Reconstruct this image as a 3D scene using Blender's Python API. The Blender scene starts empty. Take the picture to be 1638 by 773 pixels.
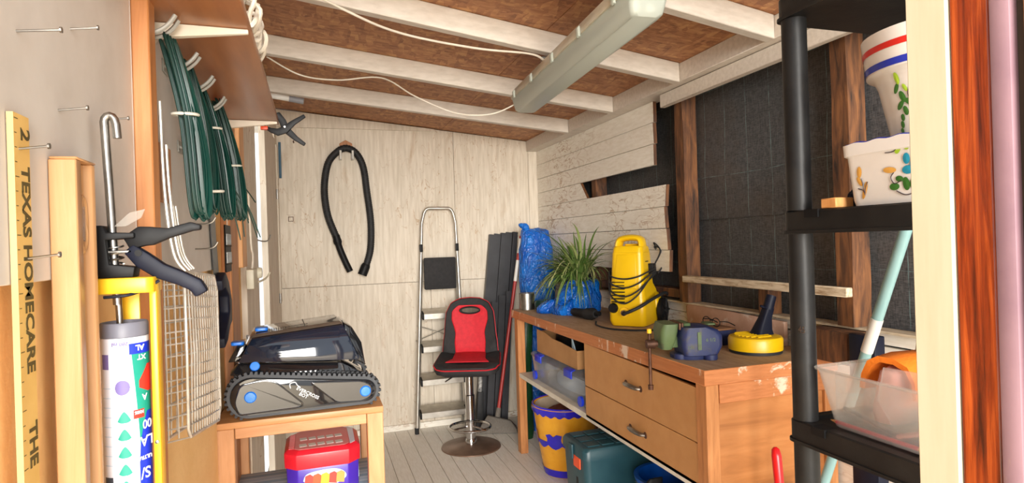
import bpy, bmesh, math, random
from mathutils import Vector, Matrix, noise
random.seed(7)
PI = math.pi
S = bpy.context.scene
COL = S.collection

# ---------------------------------------------------------------- camera
YAW = math.atan(313 / 960); ROLL = math.radians(1.78); EYE = 1.42
c_, s_ = math.cos(YAW), math.sin(YAW)
F_ = Vector((s_, c_, 0)); R0 = Vector((c_, -s_, 0)); Z_ = Vector((0, 0, 1))
R_ = R0 * math.cos(ROLL) - Z_ * math.sin(ROLL); U_ = R0 * math.sin(ROLL) + Z_ * math.cos(ROLL)
cam = bpy.data.cameras.new('camera'); camo = bpy.data.objects.new('camera', cam); COL.objects.link(camo)
cam.sensor_width = 36; cam.lens = 960 / 1638 * 36; cam.clip_start = 0.02
mw = Matrix((R_, U_, -F_)).transposed().to_4x4(); mw.translation = (0, 0, EYE)
camo.matrix_world = mw
S.camera = camo

# ---------------------------------------------------------------- world, light, exposure
W = bpy.data.worlds.new('world'); S.world = W; W.use_nodes = True
bg = W.node_tree.nodes['Background']
bg.inputs[0].default_value = (0.93, 0.97, 1.0, 1); bg.inputs[1].default_value = 1.25
# sun to the right of the shed: lights the terrace but does not reach inside or hit the door frame
sl = bpy.data.lights.new('sun', 'SUN'); sl.energy = 5.0; sl.angle = math.radians(3); sl.color = (1.0, 0.93, 0.82)
so = bpy.data.objects.new('sun', sl); COL.objects.link(so)
so.rotation_euler = Vector((-.70, -.03, -.70)).to_track_quat('-Z', 'Y').to_euler()
# added area lamp beyond the doorway, boosts the sky light entering the shed
al = bpy.data.lights.new('daylight_fill', 'AREA'); al.energy = 1500; al.color = (1.0, 0.96, 0.90); al.shape = 'RECTANGLE'; al.size = 4.5; al.size_y = 3.4
alo = bpy.data.objects.new('daylight_fill', al); COL.objects.link(alo)
alo.location = (-.6, -6.0, 2.2); alo.rotation_euler = (Vector((.9, 3.0, 1.25)) - Vector((-.6, -6.0, 2.2))).to_track_quat('-Z', 'Y').to_euler()
S.view_settings.view_transform = 'Standard'; S.view_settings.look = 'None'
S.view_settings.exposure = 0.22; S.view_settings.gamma = 1; S.view_settings.use_curve_mapping = False

# ---------------------------------------------------------------- helpers: meshes
class MB:
    def __init__(s): s.v = []; s.f = []; s.m = []
    def add(s, vs, fs, mi=0):
        o = len(s.v); s.v += [Vector(v) for v in vs]
        for f in fs: s.f.append([i + o for i in f]); s.m.append(mi)
        return s
    def box(s, x0, x1, y0, y1, z0, z1, mi=0):
        vs = [(x, y, z) for z in (z0, z1) for y in (y0, y1) for x in (x0, x1)]
        return s.add(vs, [(0, 2, 3, 1), (4, 5, 7, 6), (0, 1, 5, 4), (1, 3, 7, 5), (3, 2, 6, 7), (2, 0, 4, 6)], mi)
    def hexa(s, p, mi=0):   # 8 points: bottom ring (4) then top ring (4)
        return s.add(p, [(0, 3, 2, 1), (4, 5, 6, 7), (0, 1, 5, 4), (1, 2, 6, 5), (2, 3, 7, 6), (3, 0, 4, 7)], mi)
    def loft(s, rings, cap=True, closed=True, mi=0):
        n = len(rings[0]); vs = [p for r in rings for p in r]; fs = []
        for i in range(len(rings) - 1):
            for j in range(n if closed else n - 1):
                k = (j + 1) % n
                fs.append((i * n + j, i * n + k, (i + 1) * n + k, (i + 1) * n + j))
        if cap: fs.append(tuple(range(n - 1, -1, -1))); fs.append(tuple((len(rings) - 1) * n + j for j in range(n)))
        return s.add(vs, fs, mi)
    def tube(s, pts, r, n=8, loop=False, cap=True, mi=0):
        pts = [Vector(p) for p in pts]; m = len(pts); rr = r if isinstance(r, (list, tuple)) else [r] * m
        rings = []; up = None
        for i in range(m):
            a = pts[(i - 1) % m] if (loop or i > 0) else pts[i]
            b = pts[(i + 1) % m] if (loop or i < m - 1) else pts[i]
            t = (b - a).normalized()
            if up is None:
                up = t.cross(Vector((0.31, 0.22, 0.92)))
                if up.length < .05: up = t.cross(Vector((1, 0, 0)))
                up.normalize()
            else:
                up = (up - t * up.dot(t)); up.normalize()
            w = t.cross(up)
            rings.append([pts[i] + (up * math.cos(q) + w * math.sin(q)) * rr[i] for q in [2 * PI * k / n for k in range(n)]])
        if loop: rings.append(rings[0])
        return s.loft(rings, cap and not loop, mi=mi)
    def lathe(s, prof, n=24, o=(0, 0, 0), M=None, cap=True, mi=0):
        o = Vector(o); rings = []
        for r, z in prof:
            ring = [Vector((r * math.cos(2 * PI * k / n), r * math.sin(2 * PI * k / n), z)) for k in range(n)]
            rings.append([(M @ p if M else p) + o for p in ring])
        return s.loft(rings, cap, mi=mi)
    def ext(s, poly, a, b, ax='y', mi=0):   # extrude a 2D outline along an axis
        def P(u, v, w): return {'x': (w, u, v), 'y': (u, w, v), 'z': (u, v, w)}[ax]
        return s.loft([[P(u, v, a) for u, v in poly], [P(u, v, b) for u, v in poly]], mi=mi)
    def xf(s, M):
        s.v = [M @ v for v in s.v]; return s

ORG = {}
def mesh_of(name, mb, mats, smooth=False, bevel=0, seg=2, off=None, ang=38):
    me = bpy.data.meshes.new(name)
    vs = [v - off for v in mb.v] if off else mb.v
    me.from_pydata([tuple(v) for v in vs], [], mb.f)
    for m in (mats if isinstance(mats, (list, tuple)) else [mats]): me.materials.append(m)
    me.polygons.foreach_set('material_index', mb.m)
    bm = bmesh.new(); bm.from_mesh(me)
    bmesh.ops.remove_doubles(bm, verts=bm.verts, dist=1e-6)
    bmesh.ops.recalc_face_normals(bm, faces=bm.faces)
    if bevel:
        ed = [e for e in bm.edges if len(e.link_faces) == 2 and e.calc_face_angle(0) > .5]
        bmesh.ops.bevel(bm, geom=ed, offset=bevel, segments=seg, affect='EDGES', profile=.5, clamp_overlap=True)
    bm.to_mesh(me); bm.free()
    if smooth or bevel:
        me.polygons.foreach_set('use_smooth', [True] * len(me.polygons))
        me.set_sharp_from_angle(angle=math.radians(ang))
    me.update(); return me
def obj(name, mb, mats, parent=None, smooth=False, bevel=0, seg=2, label=None, ang=38):
    off = ORG.get(parent.name) if parent else None
    o = bpy.data.objects.new(name, mesh_of(name, mb, mats, smooth, bevel, seg, off, ang)); COL.objects.link(o)
    if parent: o.parent = parent; ORG[o.name] = off
    if label: o['label'] = label
    return o
def thing(name, label, cat, loc=(0, 0, 0), rz=0, group=None, local=False):
    o = bpy.data.objects.new(name, None); COL.objects.link(o); o.empty_display_size = .05
    o.location = loc; o.rotation_euler = (0, 0, rz); o['label'] = label; o['category'] = cat
    if group: o['group'] = group
    ORG[o.name] = None if local else Vector(loc)
    return o
def tag(o, label, cat, group=None):
    o['label'] = label; o['category'] = cat
    if group: o['group'] = group
    return o
def struct(name, mb=None, mat=None, **k):
    if mb is None:
        o = bpy.data.objects.new(name, None); COL.objects.link(o)
    else: o = obj(name, mb, mat, **k)
    o['kind'] = 'structure'; ORG[o.name] = None; return o
def piece(name, me, parent, loc=(0, 0, 0), rot=(0, 0, 0), sc=(1, 1, 1)):   # share mesh data between alike pieces
    o = bpy.data.objects.new(name, me); COL.objects.link(o); o.parent = parent
    off = ORG.get(parent.name)
    o.location = Vector(loc) - off if off else loc
    o.rotation_euler = rot; o.scale = sc; ORG[o.name] = off; return o
def dup(root, loc, rz=None, label=None):
    r = root.copy(); COL.objects.link(r); r.location = loc
    if rz is not None: r.rotation_euler.z = rz
    if label: r['label'] = label
    for ch in list(root.children):
        c = ch.copy(); COL.objects.link(c); c.parent = r
        for g in ch.children:
            d = g.copy(); COL.objects.link(d); d.parent = c
    return r
def text(name, body, size, org, d, u, mat, parent, bold=0, align='LEFT', extr=.0003, flip=False):
    cu = bpy.data.curves.new(name, 'FONT'); cu.body = body; cu.size = size; cu.extrude = extr; cu.offset = bold; cu.align_x = align
    cu.resolution_u = 3
    t = bpy.data.objects.new(name + '_tmp', cu); COL.objects.link(t)
    dg = bpy.context.evaluated_depsgraph_get()
    me = bpy.data.meshes.new_from_object(t.evaluated_get(dg)); bpy.data.objects.remove(t)
    d = Vector(d).normalized(); u = Vector(u).normalized(); n = d.cross(u)
    M = Matrix((d, u, n)).transposed().to_4x4(); M.translation = Vector(org) - (ORG.get(parent.name) or Vector())
    me.transform(M); me.materials.clear(); me.materials.append(mat)
    o = bpy.data.objects.new(name, me); COL.objects.link(o); o.parent = parent; ORG[o.name] = ORG.get(parent.name)
    return o
def bez(*p, n=10):   # smooth curve through points (Catmull-Rom)
    p = [Vector(q) for q in p]; out = []
    for i in range(len(p) - 1):
        a = p[max(i - 1, 0)]; b = p[i]; c = p[i + 1]; d = p[min(i + 2, len(p) - 1)]
        for k in range(n):
            t = k / n
            out.append(.5 * ((2 * b) + (c - a) * t + (2 * a - 5 * b + 4 * c - d) * t * t + (3 * b - a - 3 * c + d) * t ** 3))
    out.append(p[-1]); return out
def rrect(x0, x1, y0, y1, r, n=4):
    o = []
    for cx, cy, a in ((x1 - r, y1 - r, 0), (x0 + r, y1 - r, 90), (x0 + r, y0 + r, 180), (x1 - r, y0 + r, 270)):
        for k in range(n + 1):
            q = math.radians(a + 90 * k / n); o.append((cx + r * math.cos(q), cy + r * math.sin(q)))
    return o
UNIT = {}
def unit_box(key, mat, bev=0):
    if key not in UNIT:
        UNIT[key] = mesh_of(key, MB().box(-.5, .5, -.5, .5, -.5, .5), mat, bevel=bev)
    return UNIT[key]

# ---------------------------------------------------------------- helpers: materials
def lin(h):
    h = h.lstrip('#'); r = []
    for i in (0, 2, 4):
        v = int(h[i:i + 2], 16) / 255; r.append(v / 12.92 if v <= .04045 else ((v + .055) / 1.055) ** 2.4)
    return (*r, 1)
class NT:
    def __init__(s, name):
        s.mat = bpy.data.materials.new(name); s.mat.use_nodes = True; s.t = s.mat.node_tree; s.n = s.t.nodes
        s.b = s.n['Principled BSDF']; s.tc = s.n.new('ShaderNodeTexCoord')
    def L(s, a, b): s.t.links.new(a, b)
    def coord(s, scale=(1, 1, 1), rot=(0, 0, 0), rnd=0, src='Object'):
        m = s.n.new('ShaderNodeMapping'); s.L(s.tc.outputs[src], m.inputs[0])
        m.inputs['Scale'].default_value = scale; m.inputs['Rotation'].default_value = rot
        if rnd:
            oi = s.n.new('ShaderNodeObjectInfo'); mu = s.math('MULTIPLY', oi.outputs['Random'], rnd)
            s.L(mu, m.inputs['Location'])
        return m.outputs[0]
    def math(s, op, a, b=None, c=None):
        m = s.n.new('ShaderNodeMath'); m.operation = op
        for i, v in enumerate((a, b, c)):
            if v is None: continue
            if isinstance(v, (int, float)): m.inputs[i].default_value = v
            else: s.L(v, m.inputs[i])
        return m.outputs[0]
    def noise(s, co, scale=5, detail=4, rough=.55, dist=0):
        m = s.n.new('ShaderNodeTexNoise'); s.L(co, m.inputs['Vector']); m.inputs['Scale'].default_value = scale
        m.inputs['Detail'].default_value = detail; m.inputs['Roughness'].default_value = rough; m.inputs['Distortion'].default_value = dist
        return m.outputs[0]
    def ramp(s, f, *st):
        m = s.n.new('ShaderNodeValToRGB'); s.L(f, m.inputs[0]); e = m.color_ramp.elements
        while len(e) < len(st): e.new(.5)
        for i, (p, c) in enumerate(st):
            e[i].position = p; e[i].color = lin(c) if isinstance(c, str) else (c, c, c, 1)
        return m.outputs[0]
    def mix(s, f, a, b, mode='MIX'):
        m = s.n.new('ShaderNodeMix'); m.data_type = 'RGBA'; m.blend_type = mode
        for i, v in ((0, f), (6, a), (7, b)):
            if isinstance(v, (int, float)): m.inputs[i].default_value = v
            elif isinstance(v, str): m.inputs[i].default_value = lin(v)
            else: s.L(v, m.inputs[i])
        return m.outputs[2]
    def bump(s, h, st=.3, d=.01):
        m = s.n.new('ShaderNodeBump'); s.L(h, m.inputs['Height']); m.inputs['Strength'].default_value = st; m.inputs['Distance'].default_value = d
        s.L(m.outputs[0], s.b.inputs['Normal'])
    def out(s, col=None, rough=.5, metal=0, spec=None, coat=0, trans=0, ior=None, alpha=1):
        if col is not None:
            if isinstance(col, str): s.b.inputs['Base Color'].default_value = lin(col)
            else: s.L(col, s.b.inputs['Base Color'])
        s.b.inputs['Roughness'].default_value = rough; s.b.inputs['Metallic'].default_value = metal
        if spec is not None: s.b.inputs['Specular IOR Level'].default_value = spec
        s.b.inputs['Coat Weight'].default_value = coat; s.b.inputs['Transmission Weight'].default_value = trans
        if ior: s.b.inputs['IOR'].default_value = ior
        s.b.inputs['Alpha'].default_value = alpha
        return s.mat
def plain(name, c, c2=None, rough=.5, metal=0, vs=8, bump=0, bs=60, st=(1, 1, 1), rnd=0, **k):
    t = NT(name); co = t.coord(st, rnd=rnd)
    col = t.mix(t.ramp(t.noise(co, vs, 5), (.35, 0.0), (.65, 1.0)), c, c2 or c)
    if bump: t.bump(t.noise(co, bs, 3), bump, .004)
    return t.out(col, rough, metal, **k)
def wood(name, c, c2, c3=None, st=(1, 12, 12), rough=.5, vs=6, rnd=5, bump=.15, **k):
    t = NT(name); co = t.coord(st, rnd=rnd)
    n1 = t.noise(co, vs, 6, .6, .6)
    col = t.ramp(n1, (.3, c2), (.52, c), (.75, c3 or c))
    t.bump(n1, bump, .004)
    return t.out(col, rough, **k)
def stained(name, base, base2, stain, lo=.66, hi=.74, st=(1, 1, 1), vs=3, line=0, rough=.6, rnd=0, edge=None, grain=(1, 1, 1), bumpst=.1):
    t = NT(name); co = t.coord(st, rnd=rnd); cg = t.coord(grain, rnd=rnd)
    col = t.mix(t.ramp(t.noise(cg, 14, 5), (.35, 0.0), (.7, 1.0)), base, base2)
    n = t.noise(co, vs, 6, .62, .5)
    msk = t.ramp(n, (lo, 0.0), (hi, 1.0))
    col = t.mix(t.math('MULTIPLY', msk, .75), col, stain)
    if line:
        n2 = t.noise(co, vs * 1.7, 3, .5, .8)
        d = t.math('ABSOLUTE', t.math('SUBTRACT', n2, .52))
        ln = t.ramp(d, (0.0, 1.0), (line, 0.0))
        big = t.ramp(t.noise(t.coord((1, 1, 1)), 1.6, 2), (.38, 0.0), (.56, 1.0))
        col = t.mix(t.math('MULTIPLY', t.math('MULTIPLY', ln, big), .8), col, stain)
    t.bump(n, bumpst, .003)
    return t.out(col, rough)

m_white_wall = stained('white_painted_plywood', '#dfd4c3', '#cabda9', '#b08c62', .60, .80, (3.2, 1, 1.0), 2.2, .007, .6, 3, grain=(4, 1, .35))
m_white_board = stained('flaking_white_boards', '#f3eee3', '#e6dfd0', '#a47b4c', .68, .78, (1, 1.4, 3.2), 3.2, .03, .6, 9, grain=(1, 1, 5))
m_white_beam = stained('white_painted_timber', '#ddd4c8', '#cdc3b6', '#a08b74', .74, .86, (1, 1, 1), 4, 0, .55, 3, grain=(1, 4, 4))
m_floor = stained('white_painted_floorboards', '#efeae1', '#e2dbcf', '#a58b70', .69, .82, (3, 1, 1), 3.0, 0, .5, 9, grain=(8, 1, 1))
m_plaster = stained('white_wall_sheet', '#d6d0c8', '#ccc5bc', '#b9afa5', .6, .75, (1, 1, 1), 3, 0, .6, 0)
def stucco():
    t = NT('ochre_stucco'); co = t.coord()
    col = t.mix(t.ramp(t.noise(co, 6, 4), (.35, 0.0), (.7, 1.0)), '#f3c888', '#e9b977')
    t.bump(t.noise(co, 60, 3), .3, .003); return t.out(col, .75)
m_stucco = stucco()
def osb():
    t = NT('strand_board'); cols = []
    for rot, sc in ((.5, (9, 34, 9)), (-.6, (30, 9, 9)), (1.2, (12, 40, 9))):
        v = t.n.new('ShaderNodeTexVoronoi'); t.L(t.coord(sc, (0, 0, rot), 3), v.inputs['Vector']); v.inputs['Scale'].default_value = 1.6
        v.inputs['Randomness'].default_value = 1
        sp = t.n.new('ShaderNodeSeparateColor'); t.L(v.outputs['Color'], sp.inputs[0]); cols.append(sp.outputs[0])
    pick = t.ramp(t.noise(t.coord(), 14, 3), (.45, 0.0), (.5, 1.0))
    f = t.mix(pick, cols[0], cols[1]); f = t.mix(.35, f, cols[2])
    col = t.ramp(f, (.05, '#87573a'), (.35, '#a26d48'), (.65, '#b37e55'), (.95, '#c89765'))
    t.bump(f, .25, .004); return t.out(col, .6)
m_osb = osb()
def weedcloth():
    t = NT('woven_weed_fabric')
    sep = t.n.new('ShaderNodeSeparateXYZ'); t.L(t.coord(), sep.inputs[0])
    wob = t.math('MULTIPLY', t.noise(t.coord((1, 1, 1)), 3, 2), .03)
    def grid(o, p, w):
        fr = t.math('FRACT', t.math('DIVIDE', t.math('ADD', o, wob), p)); return t.math('LESS_THAN', fr, w)
    g = t.math('MAXIMUM', grid(sep.outputs[1], .152, .02), grid(sep.outputs[2], .43, .005))
    g = t.math('MULTIPLY', g, t.ramp(t.noise(t.coord(), 20, 3), (.35, 0.05), (.65, .7)))
    n = t.noise(t.coord((1, 14, 130)), 4, 3); n2 = t.noise(t.coord((1, 130, 10)), 4, 3)
    base = t.ramp(t.math('MULTIPLY', t.math('ADD', n, n2), .5), (.4, '#303134'), (.6, '#5a5a5a'))
    base = t.mix(t.ramp(t.noise(t.coord(), 2.5, 5), (.45, 0.0), (.75, .5)), base, '#5c4d40')
    t.bump(t.math('ADD', n, n2), .25, .003)
    return t.out(t.mix(g, base, '#7fa0a0'), .6, spec=.3)
m_weed = weedcloth()
m_dark_timber = wood('old_dark_timber', '#5e3a20', '#1f130b', '#86572f', (8, 8, 1.2), .7, 5)
m_pale_rail = wood('weathered_pale_batten', '#c8b79c', '#8d7355', '#dccfb8', (8, 1.5, 8), .7, 8)
m_batten = wood('orange_pine', '#bb7c48', '#9c6234', '#cb8d58', (10, 10, 1), .5, 4)
m_pine = wood('pine', '#d79b5e', '#c07f42', '#e6b176', (9, 9, 1), .45, 4)
m_bench_wood = wood('beech_bench', '#ba8252', '#a46c3c', '#c59363', (1.2, 9, 9), .42, 4)
m_bench_leg = wood('beech_leg', '#bb8557', '#a87344', '#c79566', (9, 9, 1), .42, 4)
m_rust_wood = stained('orange_stained_timber', '#c07a48', '#ad6838', '#e3d2bb', .60, .64, (2, 5, 2), 3, 0, .5, 3, grain=(1, .5, 8))
m_dust_top = stained('dusty_bench_top', '#b89a7a', '#a08060', '#7b5d43', .6, .75, (3, 1, 3), 3, 0, .7, 0, grain=(6, 1, 1))
m_drawer = stained('tan_hardboard', '#c28d56', '#b9834c', '#6e4b2b', .72, .80, (1, 4, 3), 5, 0, .5, 4)
m_endpanel = wood('orange_plywood', '#ae6f3a', '#985d2c', '#bb7e48', (1, 1, 6), .5, 3)
m_white_shelf = plain('white_shelf_edge', '#e4ddcf', '#d0c6b4', .5)
m_dark_gap = plain('shadowy_board', '#2b2119', '#3a2c20', .8)
m_black = plain('black_plastic', '#101011', '#161618', .5, spec=.22)
m_black_mat = plain('black_rubber', '#151516', '#222224', .65)
m_shelf_black = plain('dusty_black_plastic', '#161617', '#232221', .45, spec=.3, vs=14, bump=.1)
m_navy = plain('navy_black_plastic', '#0f1220', '#141828', .5, spec=.22)
m_steel = plain('dull_steel', '#a9a6a0', '#8d8a85', .35, 1, vs=30)
m_chrome = plain('chrome', '#d8d8d8', '#c8c8c8', .12, 1)
m_alu = plain('aluminium', '#c9c4ba', '#b5b0a6', .38, .85, vs=20)
m_rusty_plate = plain('rusted_brown_metal', '#8a6f5d', '#745a49', .35, .5, vs=12)
m_rust = plain('rusty_iron', '#6b4a38', '#4a3226', .55, .6, vs=30)
m_yellow = plain('yellow_plastic', '#e6ba12', '#dcae0c', .32, vs=3)
m_yellow_gun = plain('yellow_enamel', '#f5c52a', '#eab31a', .35)
def crinkle():
    t = NT('blue_bag'); co = t.coord((1, 1, .6))
    n = t.noise(co, 16, 3, .5, 1.2); d = t.math('ABSOLUTE', t.math('SUBTRACT', n, .5))
    t.bump(t.math('ADD', d, t.math('MULTIPLY', t.noise(co, 40, 2), .25)), .9, .05)
    return t.out(t.mix(t.ramp(n, (.4, 0.0), (.65, 1.0)), '#1272d2', '#0b56b6'), .24, spec=.6)
m_blue_plastic = crinkle()
m_green = plain('dark_green_wire', '#0d3a32', '#082a24', .35)
m_white_plastic = plain('white_plastic', '#dcd9d2', '#cfcbc3', .4)
m_cream_plastic = plain('aged_cream_plastic', '#cfc8b4', '#bdb49c', .45)
m_tie = plain('white_cable_tie', '#d5d2c5', '#c6c2b2', .45)
m_red_fab = plain('red_fabric', '#d01c2c', '#c01525', .7, vs=40, bump=.15, bs=200)
m_black_fab = plain('black_fabric', '#1a191a', '#252324', .75, vs=40, bump=.2, bs=200)
m_red_pipe = plain('red_piping', '#c91f2d', '#b51826', .5)
m_shelf_brown = plain('brown_veneer', '#a0693f', '#8f5a34', .32, vs=4, st=(8, 1, 1))
m_bracket = plain('cream_bracket', '#e3d9c8', '#d7ccb8', .45)
m_cord = plain('white_cord', '#dcd4c4', '#c9bfae', .6)
m_robot = plain('glossy_black_shell', '#141416', '#1b1b1f', .07, coat=.6)
m_robot_lid = plain('smoked_brown_lid', '#4a4038', '#554a40', .12, coat=.4)
m_robot_blue = plain('navy_gloss', '#131a28', '#18202f', .07, coat=.5)
m_tread = plain('grey_rubber_tread', '#3d3f43', '#2d2f33', .6)
m_blue_btn = plain('bright_blue_plastic', '#1c7ae8', '#1a6fd6', .35)
m_print_white = plain('white_print', '#dfe2e6', '#d5d8dc', .5)
m_print_black = plain('black_print', '#15130f', '#1d1a15', .5)
m_print_olive = plain('dark_olive_print', '#4a3f1c', '#5c4f26', .6)
m_ruler = stained('yellowed_ruler_wood', '#e8c070', '#dcb060', '#a88440', .68, .76, (1, 6, 1.5), 6, 0, .45)
m_ruler_side = plain('pale_ruler_edge', '#c8ad7c', '#bfa370', .5)
m_level = wood('varnished_beech', '#bf9062', '#b58657', '#c6996c', (9, 9, 1), .4, 4)
m_card = plain('brown_cardboard', '#b98a58', '#ad7e4d', .7)
m_card_in = plain('dark_cardboard', '#7d5636', '#8a6040', .75)
m_clip = plain('royal_blue_clip', '#1b3fd8', '#1736c4', .35)
def clear(name, c, rough, trans, alpha):
    t = NT(name); return t.out(t.mix(t.ramp(t.noise(t.coord(), 12, 3), (.3, 0.0), (.7, 1.0)), c, c), rough, trans=trans, alpha=alpha, ior=1.3)
m_clear = clear('clear_plastic', '#d7e0e8', .12, .75, .42)
m_frost = clear('frosted_clear_plastic', '#dcd9d2', .25, .6, .38)
m_diff = clear('prismatic_diffuser', '#ccd2c6', .3, .35, .85)
m_pot_yellow = stained('ochre_glaze', '#e8a72c', '#dc9620', '#c87a18', .62, .8, (1, 1, 2), 6, 0, .18)
m_pot_blue = plain('cobalt_glaze', '#2a22a8', '#3328c0', .15)
m_pot_in = plain('pale_terracotta', '#cdb9a2', '#bda88f', .6)
m_soil = plain('dry_terracotta_lumps', '#8f4a30', '#6f3723', .9, vs=40, bump=.8, bs=30)
m_teal_box = plain('dark_teal_plastic', '#1d3f49', '#23474f', .4, bump=.1)
m_orange_label = plain('orange_label', '#ee5a2b', '#e65226', .5)
m_bucket = plain('blue_bucket', '#0b4fae', '#0a479e', .3)
m_orange = plain('orange_cloth', '#ee7d15', '#e57310', .85, bump=.3, bs=120)
m_pink = plain('faded_pink_cloth', '#d59a8e', '#cb8d80', .85, bump=.2)
m_ceramic = plain('white_ceramic', '#dcd6d0', '#d4cdc6', .25)
m_red = plain('red_glaze', '#c92a22', '#bd241d', .3)
m_bright_red = plain('bright_red_plastic', '#e0151c', '#d11118', .3)
m_blue_line = plain('blue_glaze', '#232f96', '#2a38a6', .25)
m_leaf1 = plain('painted_leaf_green', '#2f5f22', '#3d7030', .3); m_leaf2 = plain('painted_lime_green', '#94b52c', '#a4c23a', .3)
m_teal_p = plain('painted_teal', '#1f84a0', '#2a92ae', .3); m_ochre_p = plain('painted_ochre', '#cf9a4a', '#c28c3e', .3); m_line_p = plain('painted_dark_line', '#33262c', '#3d2e33', .4)
m_blade = NT('striped_leaf')
_co = m_blade.n.new('ShaderNodeUVMap') if False else None
_oi = m_blade.n.new('ShaderNodeObjectInfo')
m_blade = m_blade.out(m_blade.ramp(_oi.outputs['Random'], (0.0, '#45602a'), (.4, '#5d7a38'), (.75, '#7f9450'), (1.0, '#a9ae74')), .45)
m_cream_paint = stained('cream_door_paint', '#cdc1a6', '#c6b99c', '#a29070', .68, .8, (5, 5, .6), 3, 0, .5, grain=(6, 6, .5))
def redwood():
    t = NT('red_varnished_wood'); n = t.noise(t.coord((70, 70, 3.0)), 1.6, 6, .65, .4)
    col = t.ramp(n, (.34, '#3d1209'), (.5, '#84300f'), (.68, '#b9541f'))
    t.bump(n, .35, .003); return t.out(col, .3, coat=.3)
m_redwood = redwood()
m_mauve = stained('mauve_weathered_trim', '#94747c', '#83656f', '#b89a72', .62, .7, (3, 3, 1), 6, 0, .5)
m_vise_blue = stained('worn_blue_paint', '#1d2850', '#232f60', '#4a463d', .56, .68, (1, 1, 1), 14, 0, .5)
m_vise_green = stained('worn_green_paint', '#5c7046', '#4d6144', '#4a4638', .58, .7, (1, 1, 1), 14, 0, .55)
m_tin_red = plain('red_tin_lid', '#d0202f', '#c21b2a', .3); m_tin_pale = plain('rose_print', '#e58d8a', '#de807e', .4)
m_tin_purple = plain('purple_tin', '#3c1f96', '#452aa6', .3)
m_cloth = NT('striped_cloth')
_w = m_cloth.n.new('ShaderNodeTexWave'); m_cloth.L(m_cloth.coord((1, 1, 1)), _w.inputs[0]); _w.bands_direction = 'Y'; _w.inputs['Scale'].default_value = 5.5; _w.inputs['Distortion'].default_value = .6
m_cloth = m_cloth.out(m_cloth.ramp(_w.outputs[0], (.2, '#a9b7c6'), (.5, '#c9cfd4'), (.8, '#8fa3b6')), .8)
m_pinkboard = stained('pinkish_plank', '#c19a84', '#b08a72', '#d9cbbd', .55, .66, (1, 3, 3), 4, 0, .65)
m_teal_pole = plain('pale_teal_tube', '#8fb0ae', '#7fa3a2', .35); m_grey_pole = plain('grey_tube', '#9aa0a2', '#8b9294', .35)
m_green_bag = plain('dark_green_bag', '#14441f', '#0e3417', .4, bump=.4, bs=60)
m_gray_bristle = plain('grey_bristles', '#7d766d', '#6a635b', .9, st=(40, 40, 2), vs=8, bump=.5)
m_charcoal = plain('charcoal_profile', '#232326', '#303034', .4)
m_sawblade = plain('dark_saw_blade', '#57585a', '#484a4c', .35, .6)
m_orange_red = plain('orange_red_plastic', '#e8501f', '#de4718', .4)
m_violet = plain('violet_print', '#6f62a0', '#7c70aa', .5); m_teal_print = plain('teal_print', '#12907c', '#179c88', .5)
m_blue_print = plain('deep_blue_print', '#1430c4', '#1a3ad0', .4); m_cart = plain('white_cartridge', '#dfe1ec', '#d7d9e4', .35); m_cart_grey = plain('grey_plunger', '#6b6c78', '#757682', .45)
m_red_print = plain('red_print', '#e2372a', '#d93022', .5); m_lightblue = plain('faint_blue_print', '#a7c2d8', '#b4cbe0', .5)
m_tape = plain('grey_blue_tape', '#3c4450', '#333b46', .5)

# ================================================================= SETTING
XL, XR, YB = -0.25, 1.75, 4.65
def ceil_z(x): return 2.435 - .1012 * (x + .229)
# ground outside the doorway
struct('ground', MB().box(-6, 7, -10, .30, -.16, -.08), plain('terrace_tile', '#dccdb6', '#d2c2a9', .7))
# floor: dark sub-floor with painted boards
fl = struct('floor', MB().box(-.34, 1.95, .30, 4.75, -.08, -.010), plain('sub_floor', '#8f8372', '#776b5c', .8))
fb = mesh_of('floorboard', MB().box(-.0476, .0476, -2.2, 2.2, -.0095, 0), m_floor, bevel=.0015, seg=1)
for i in range(23): piece('floorboard', fb, fl, (-.2 + .0965 * i, 2.47, random.uniform(-.001, 0)))
# ceiling: strand board sheets over painted rafters
ce = struct('ceiling', MB().hexa([(-.5, .3, ceil_z(-.5) + .02), (2, .3, ceil_z(2) + .02), (2, 4.8, ceil_z(2) + .02), (-.5, 4.8, ceil_z(-.5) + .02),
                                  (-.5, .3, ceil_z(-.5) + .06), (2, .3, ceil_z(2) + .06), (2, 4.8, ceil_z(2) + .06), (-.5, 4.8, ceil_z(-.5) + .06)]), m_dark_gap)
RY = [.62, 1.22, 1.83, 2.45, 3.12, 3.77]
edges = [.32, 1.243, 2.473, 3.793, 4.66]
for a, b in zip(edges, edges[1:]):
    for x0, x1 in ((-.34, .957), (.96, 1.9)):
        mb = MB().hexa([(x0, a, ceil_z(x0)), (x1, a, ceil_z(x1)), (x1, b - .003, ceil_z(x1)), (x0, b - .003, ceil_z(x0)),
                        (x0, a, ceil_z(x0) + .018), (x1, a, ceil_z(x1) + .018), (x1, b - .003, ceil_z(x1) + .018), (x0, b - .003, ceil_z(x0) + .018)])
        obj('strand_board', mb, m_osb, ce)
def rafter(y, dy=0, x0=-.249, x1=1.66, h=.092, w=.045):
    a, b = ceil_z(x0) - .001, ceil_z(x1) - .001
    return MB().hexa([(x0, y + dy, a - h), (x1, y, b - h), (x1, y + w, b - h), (x0, y + w + dy, a - h), (x0, y + dy, a), (x1, y, b), (x1, y + w, b), (x0, y + w + dy, a)])
for y, dy in zip(RY, (0, -.2, -.22, -.2, -.10, 0)): obj('rafter', rafter(y, dy), m_white_beam, ce, bevel=.003, seg=1)
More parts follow.
